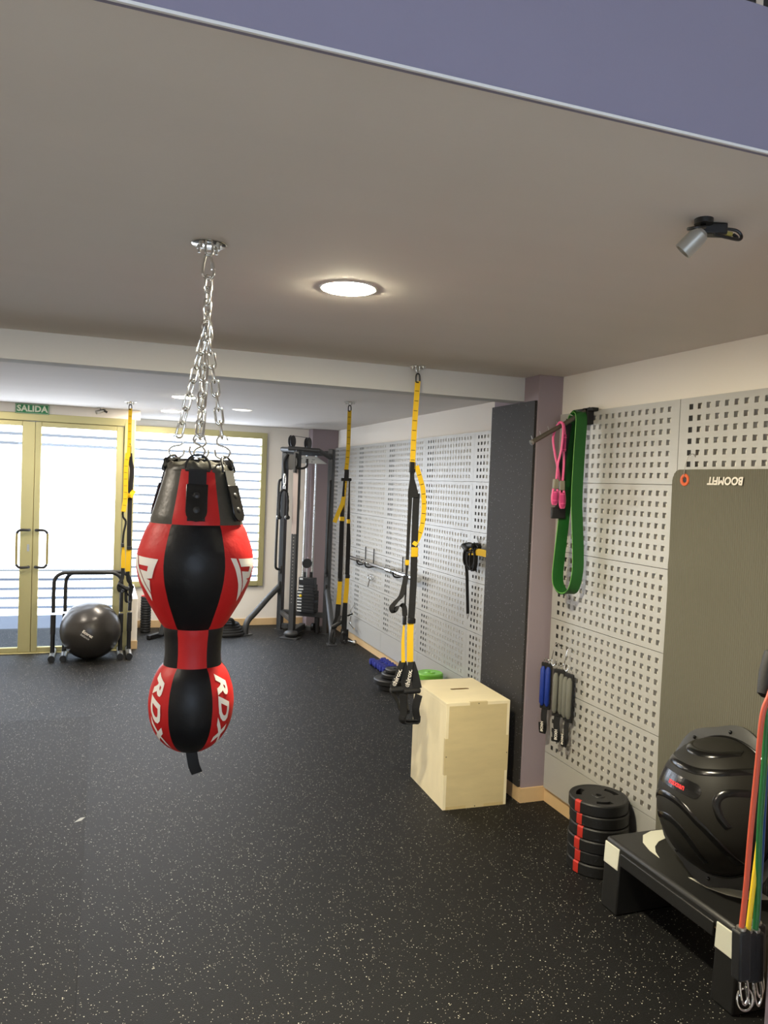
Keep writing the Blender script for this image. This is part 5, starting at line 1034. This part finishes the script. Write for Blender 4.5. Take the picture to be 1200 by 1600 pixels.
# ------------------------------------------------------------------ hanging exercise tubes by the wall end
t = thing('exercise_tubes', 'red, yellow, green and blue exercise tubes with black clip handles hanging by the wall end', 'exercise tubes', (1.53, 1.43, 0.60))
obj('wall_hook', MB().tube(smooth_path([(1.56, 1.386, 1.40), (1.56, 1.42, 1.40), (1.555, 1.435, 1.40), (1.55, 1.445, 1.415)], 4), 0.006, 8), M['steel'], t)
for nm, m, pts, r in (('red_tube', 'tred', [(1.565, 1.425, 1.395), (1.53, 1.425, 1.385), (1.510, 1.42, 1.358), (1.494, 1.42, 1.312), (1.487, 1.42, 1.189), (1.478, 1.42, 1.035), (1.473, 1.42, 0.895), (1.466, 1.42, 0.795)], 0.0065),
                      ('yellow_tube', 'tyel', [(1.570, 1.44, 1.39), (1.548, 1.44, 1.35), (1.534, 1.44, 1.25), (1.527, 1.44, 1.02), (1.512, 1.435, 0.90), (1.497, 1.43, 0.78)], 0.0062),
                      ('green_tube', 'tgrn', [(1.568, 1.43, 1.395), (1.540, 1.43, 1.385), (1.520, 1.43, 1.34), (1.519, 1.43, 1.187), (1.516, 1.43, 1.031), (1.522, 1.43, 0.873), (1.520, 1.43, 0.776)], 0.0072),
                      ('blue_tube', 'tblu', [(1.568, 1.45, 1.395), (1.552, 1.45, 1.36), (1.545, 1.45, 1.20), (1.546, 1.45, 0.95), (1.545, 1.45, 0.78)], 0.0075)):
    obj(nm, MB().tube(smooth_path(pts, 6), r, 12), M[m], t)
    e = V(pts[-1])
    h = obj('clip_sleeve', MB().bar(e+V((0, 0, 0.004)), e+V((0.006, 0, -0.118)), 0.034, 0.030, (0, 1, 0)), M['matteblack'], t, bevel=0.005)
    obj('ferrule', MB().cyl(e+V((0, 0, 0.010)), e+V((0, 0, -0.004)), 0.0115, n=14), M['steel'], h)
    c = e+V((0.010, -0.004, -0.118)); pts2 = [c+V((0.0, 0, 0.01)), c+V((-0.010, 0, -0.008)), c+V((-0.006, -0.004, -0.045)), c+V((0.006, -0.004, -0.062)), c+V((0.016, -0.002, -0.045)), c+V((0.012, 0, -0.008)), c+V((0.0, 0, 0.01))]
    obj('snap_hook', MB().tube(smooth_path(pts2, 4), 0.0030, 8), M['chrome'], h)
obj('ring', MB().tube([(1.497+0.024*math.cos(a)-0.008, 1.42+0.006*math.sin(a), 0.622+0.024*math.sin(a)) for a in [2*PI*i/24 for i in range(24)]], 0.0025, 8, True), M['chrome'], t)
obj('foam_handle', MB().lathe([(0.010, -0.06), (0.022, -0.052), (0.026, 0.0), (0.022, 0.052), (0.010, 0.06)], (1.548, 1.455, 1.405), 20, (0.25, 0.1, 0.9)), M['matteblack'], t)

# small chalky fleck on the floor
tag(obj('paper_scrap', MB().prism([(-0.10, 4.31), (-0.065, 4.325), (-0.045, 4.365), (-0.07, 4.36)], lambda a, b, d: V((a, b, d)), 0.0, 0.0012), M['stainfloor']), 'tiny pale scrap lying on the left of the rubber floor', 'scrap')
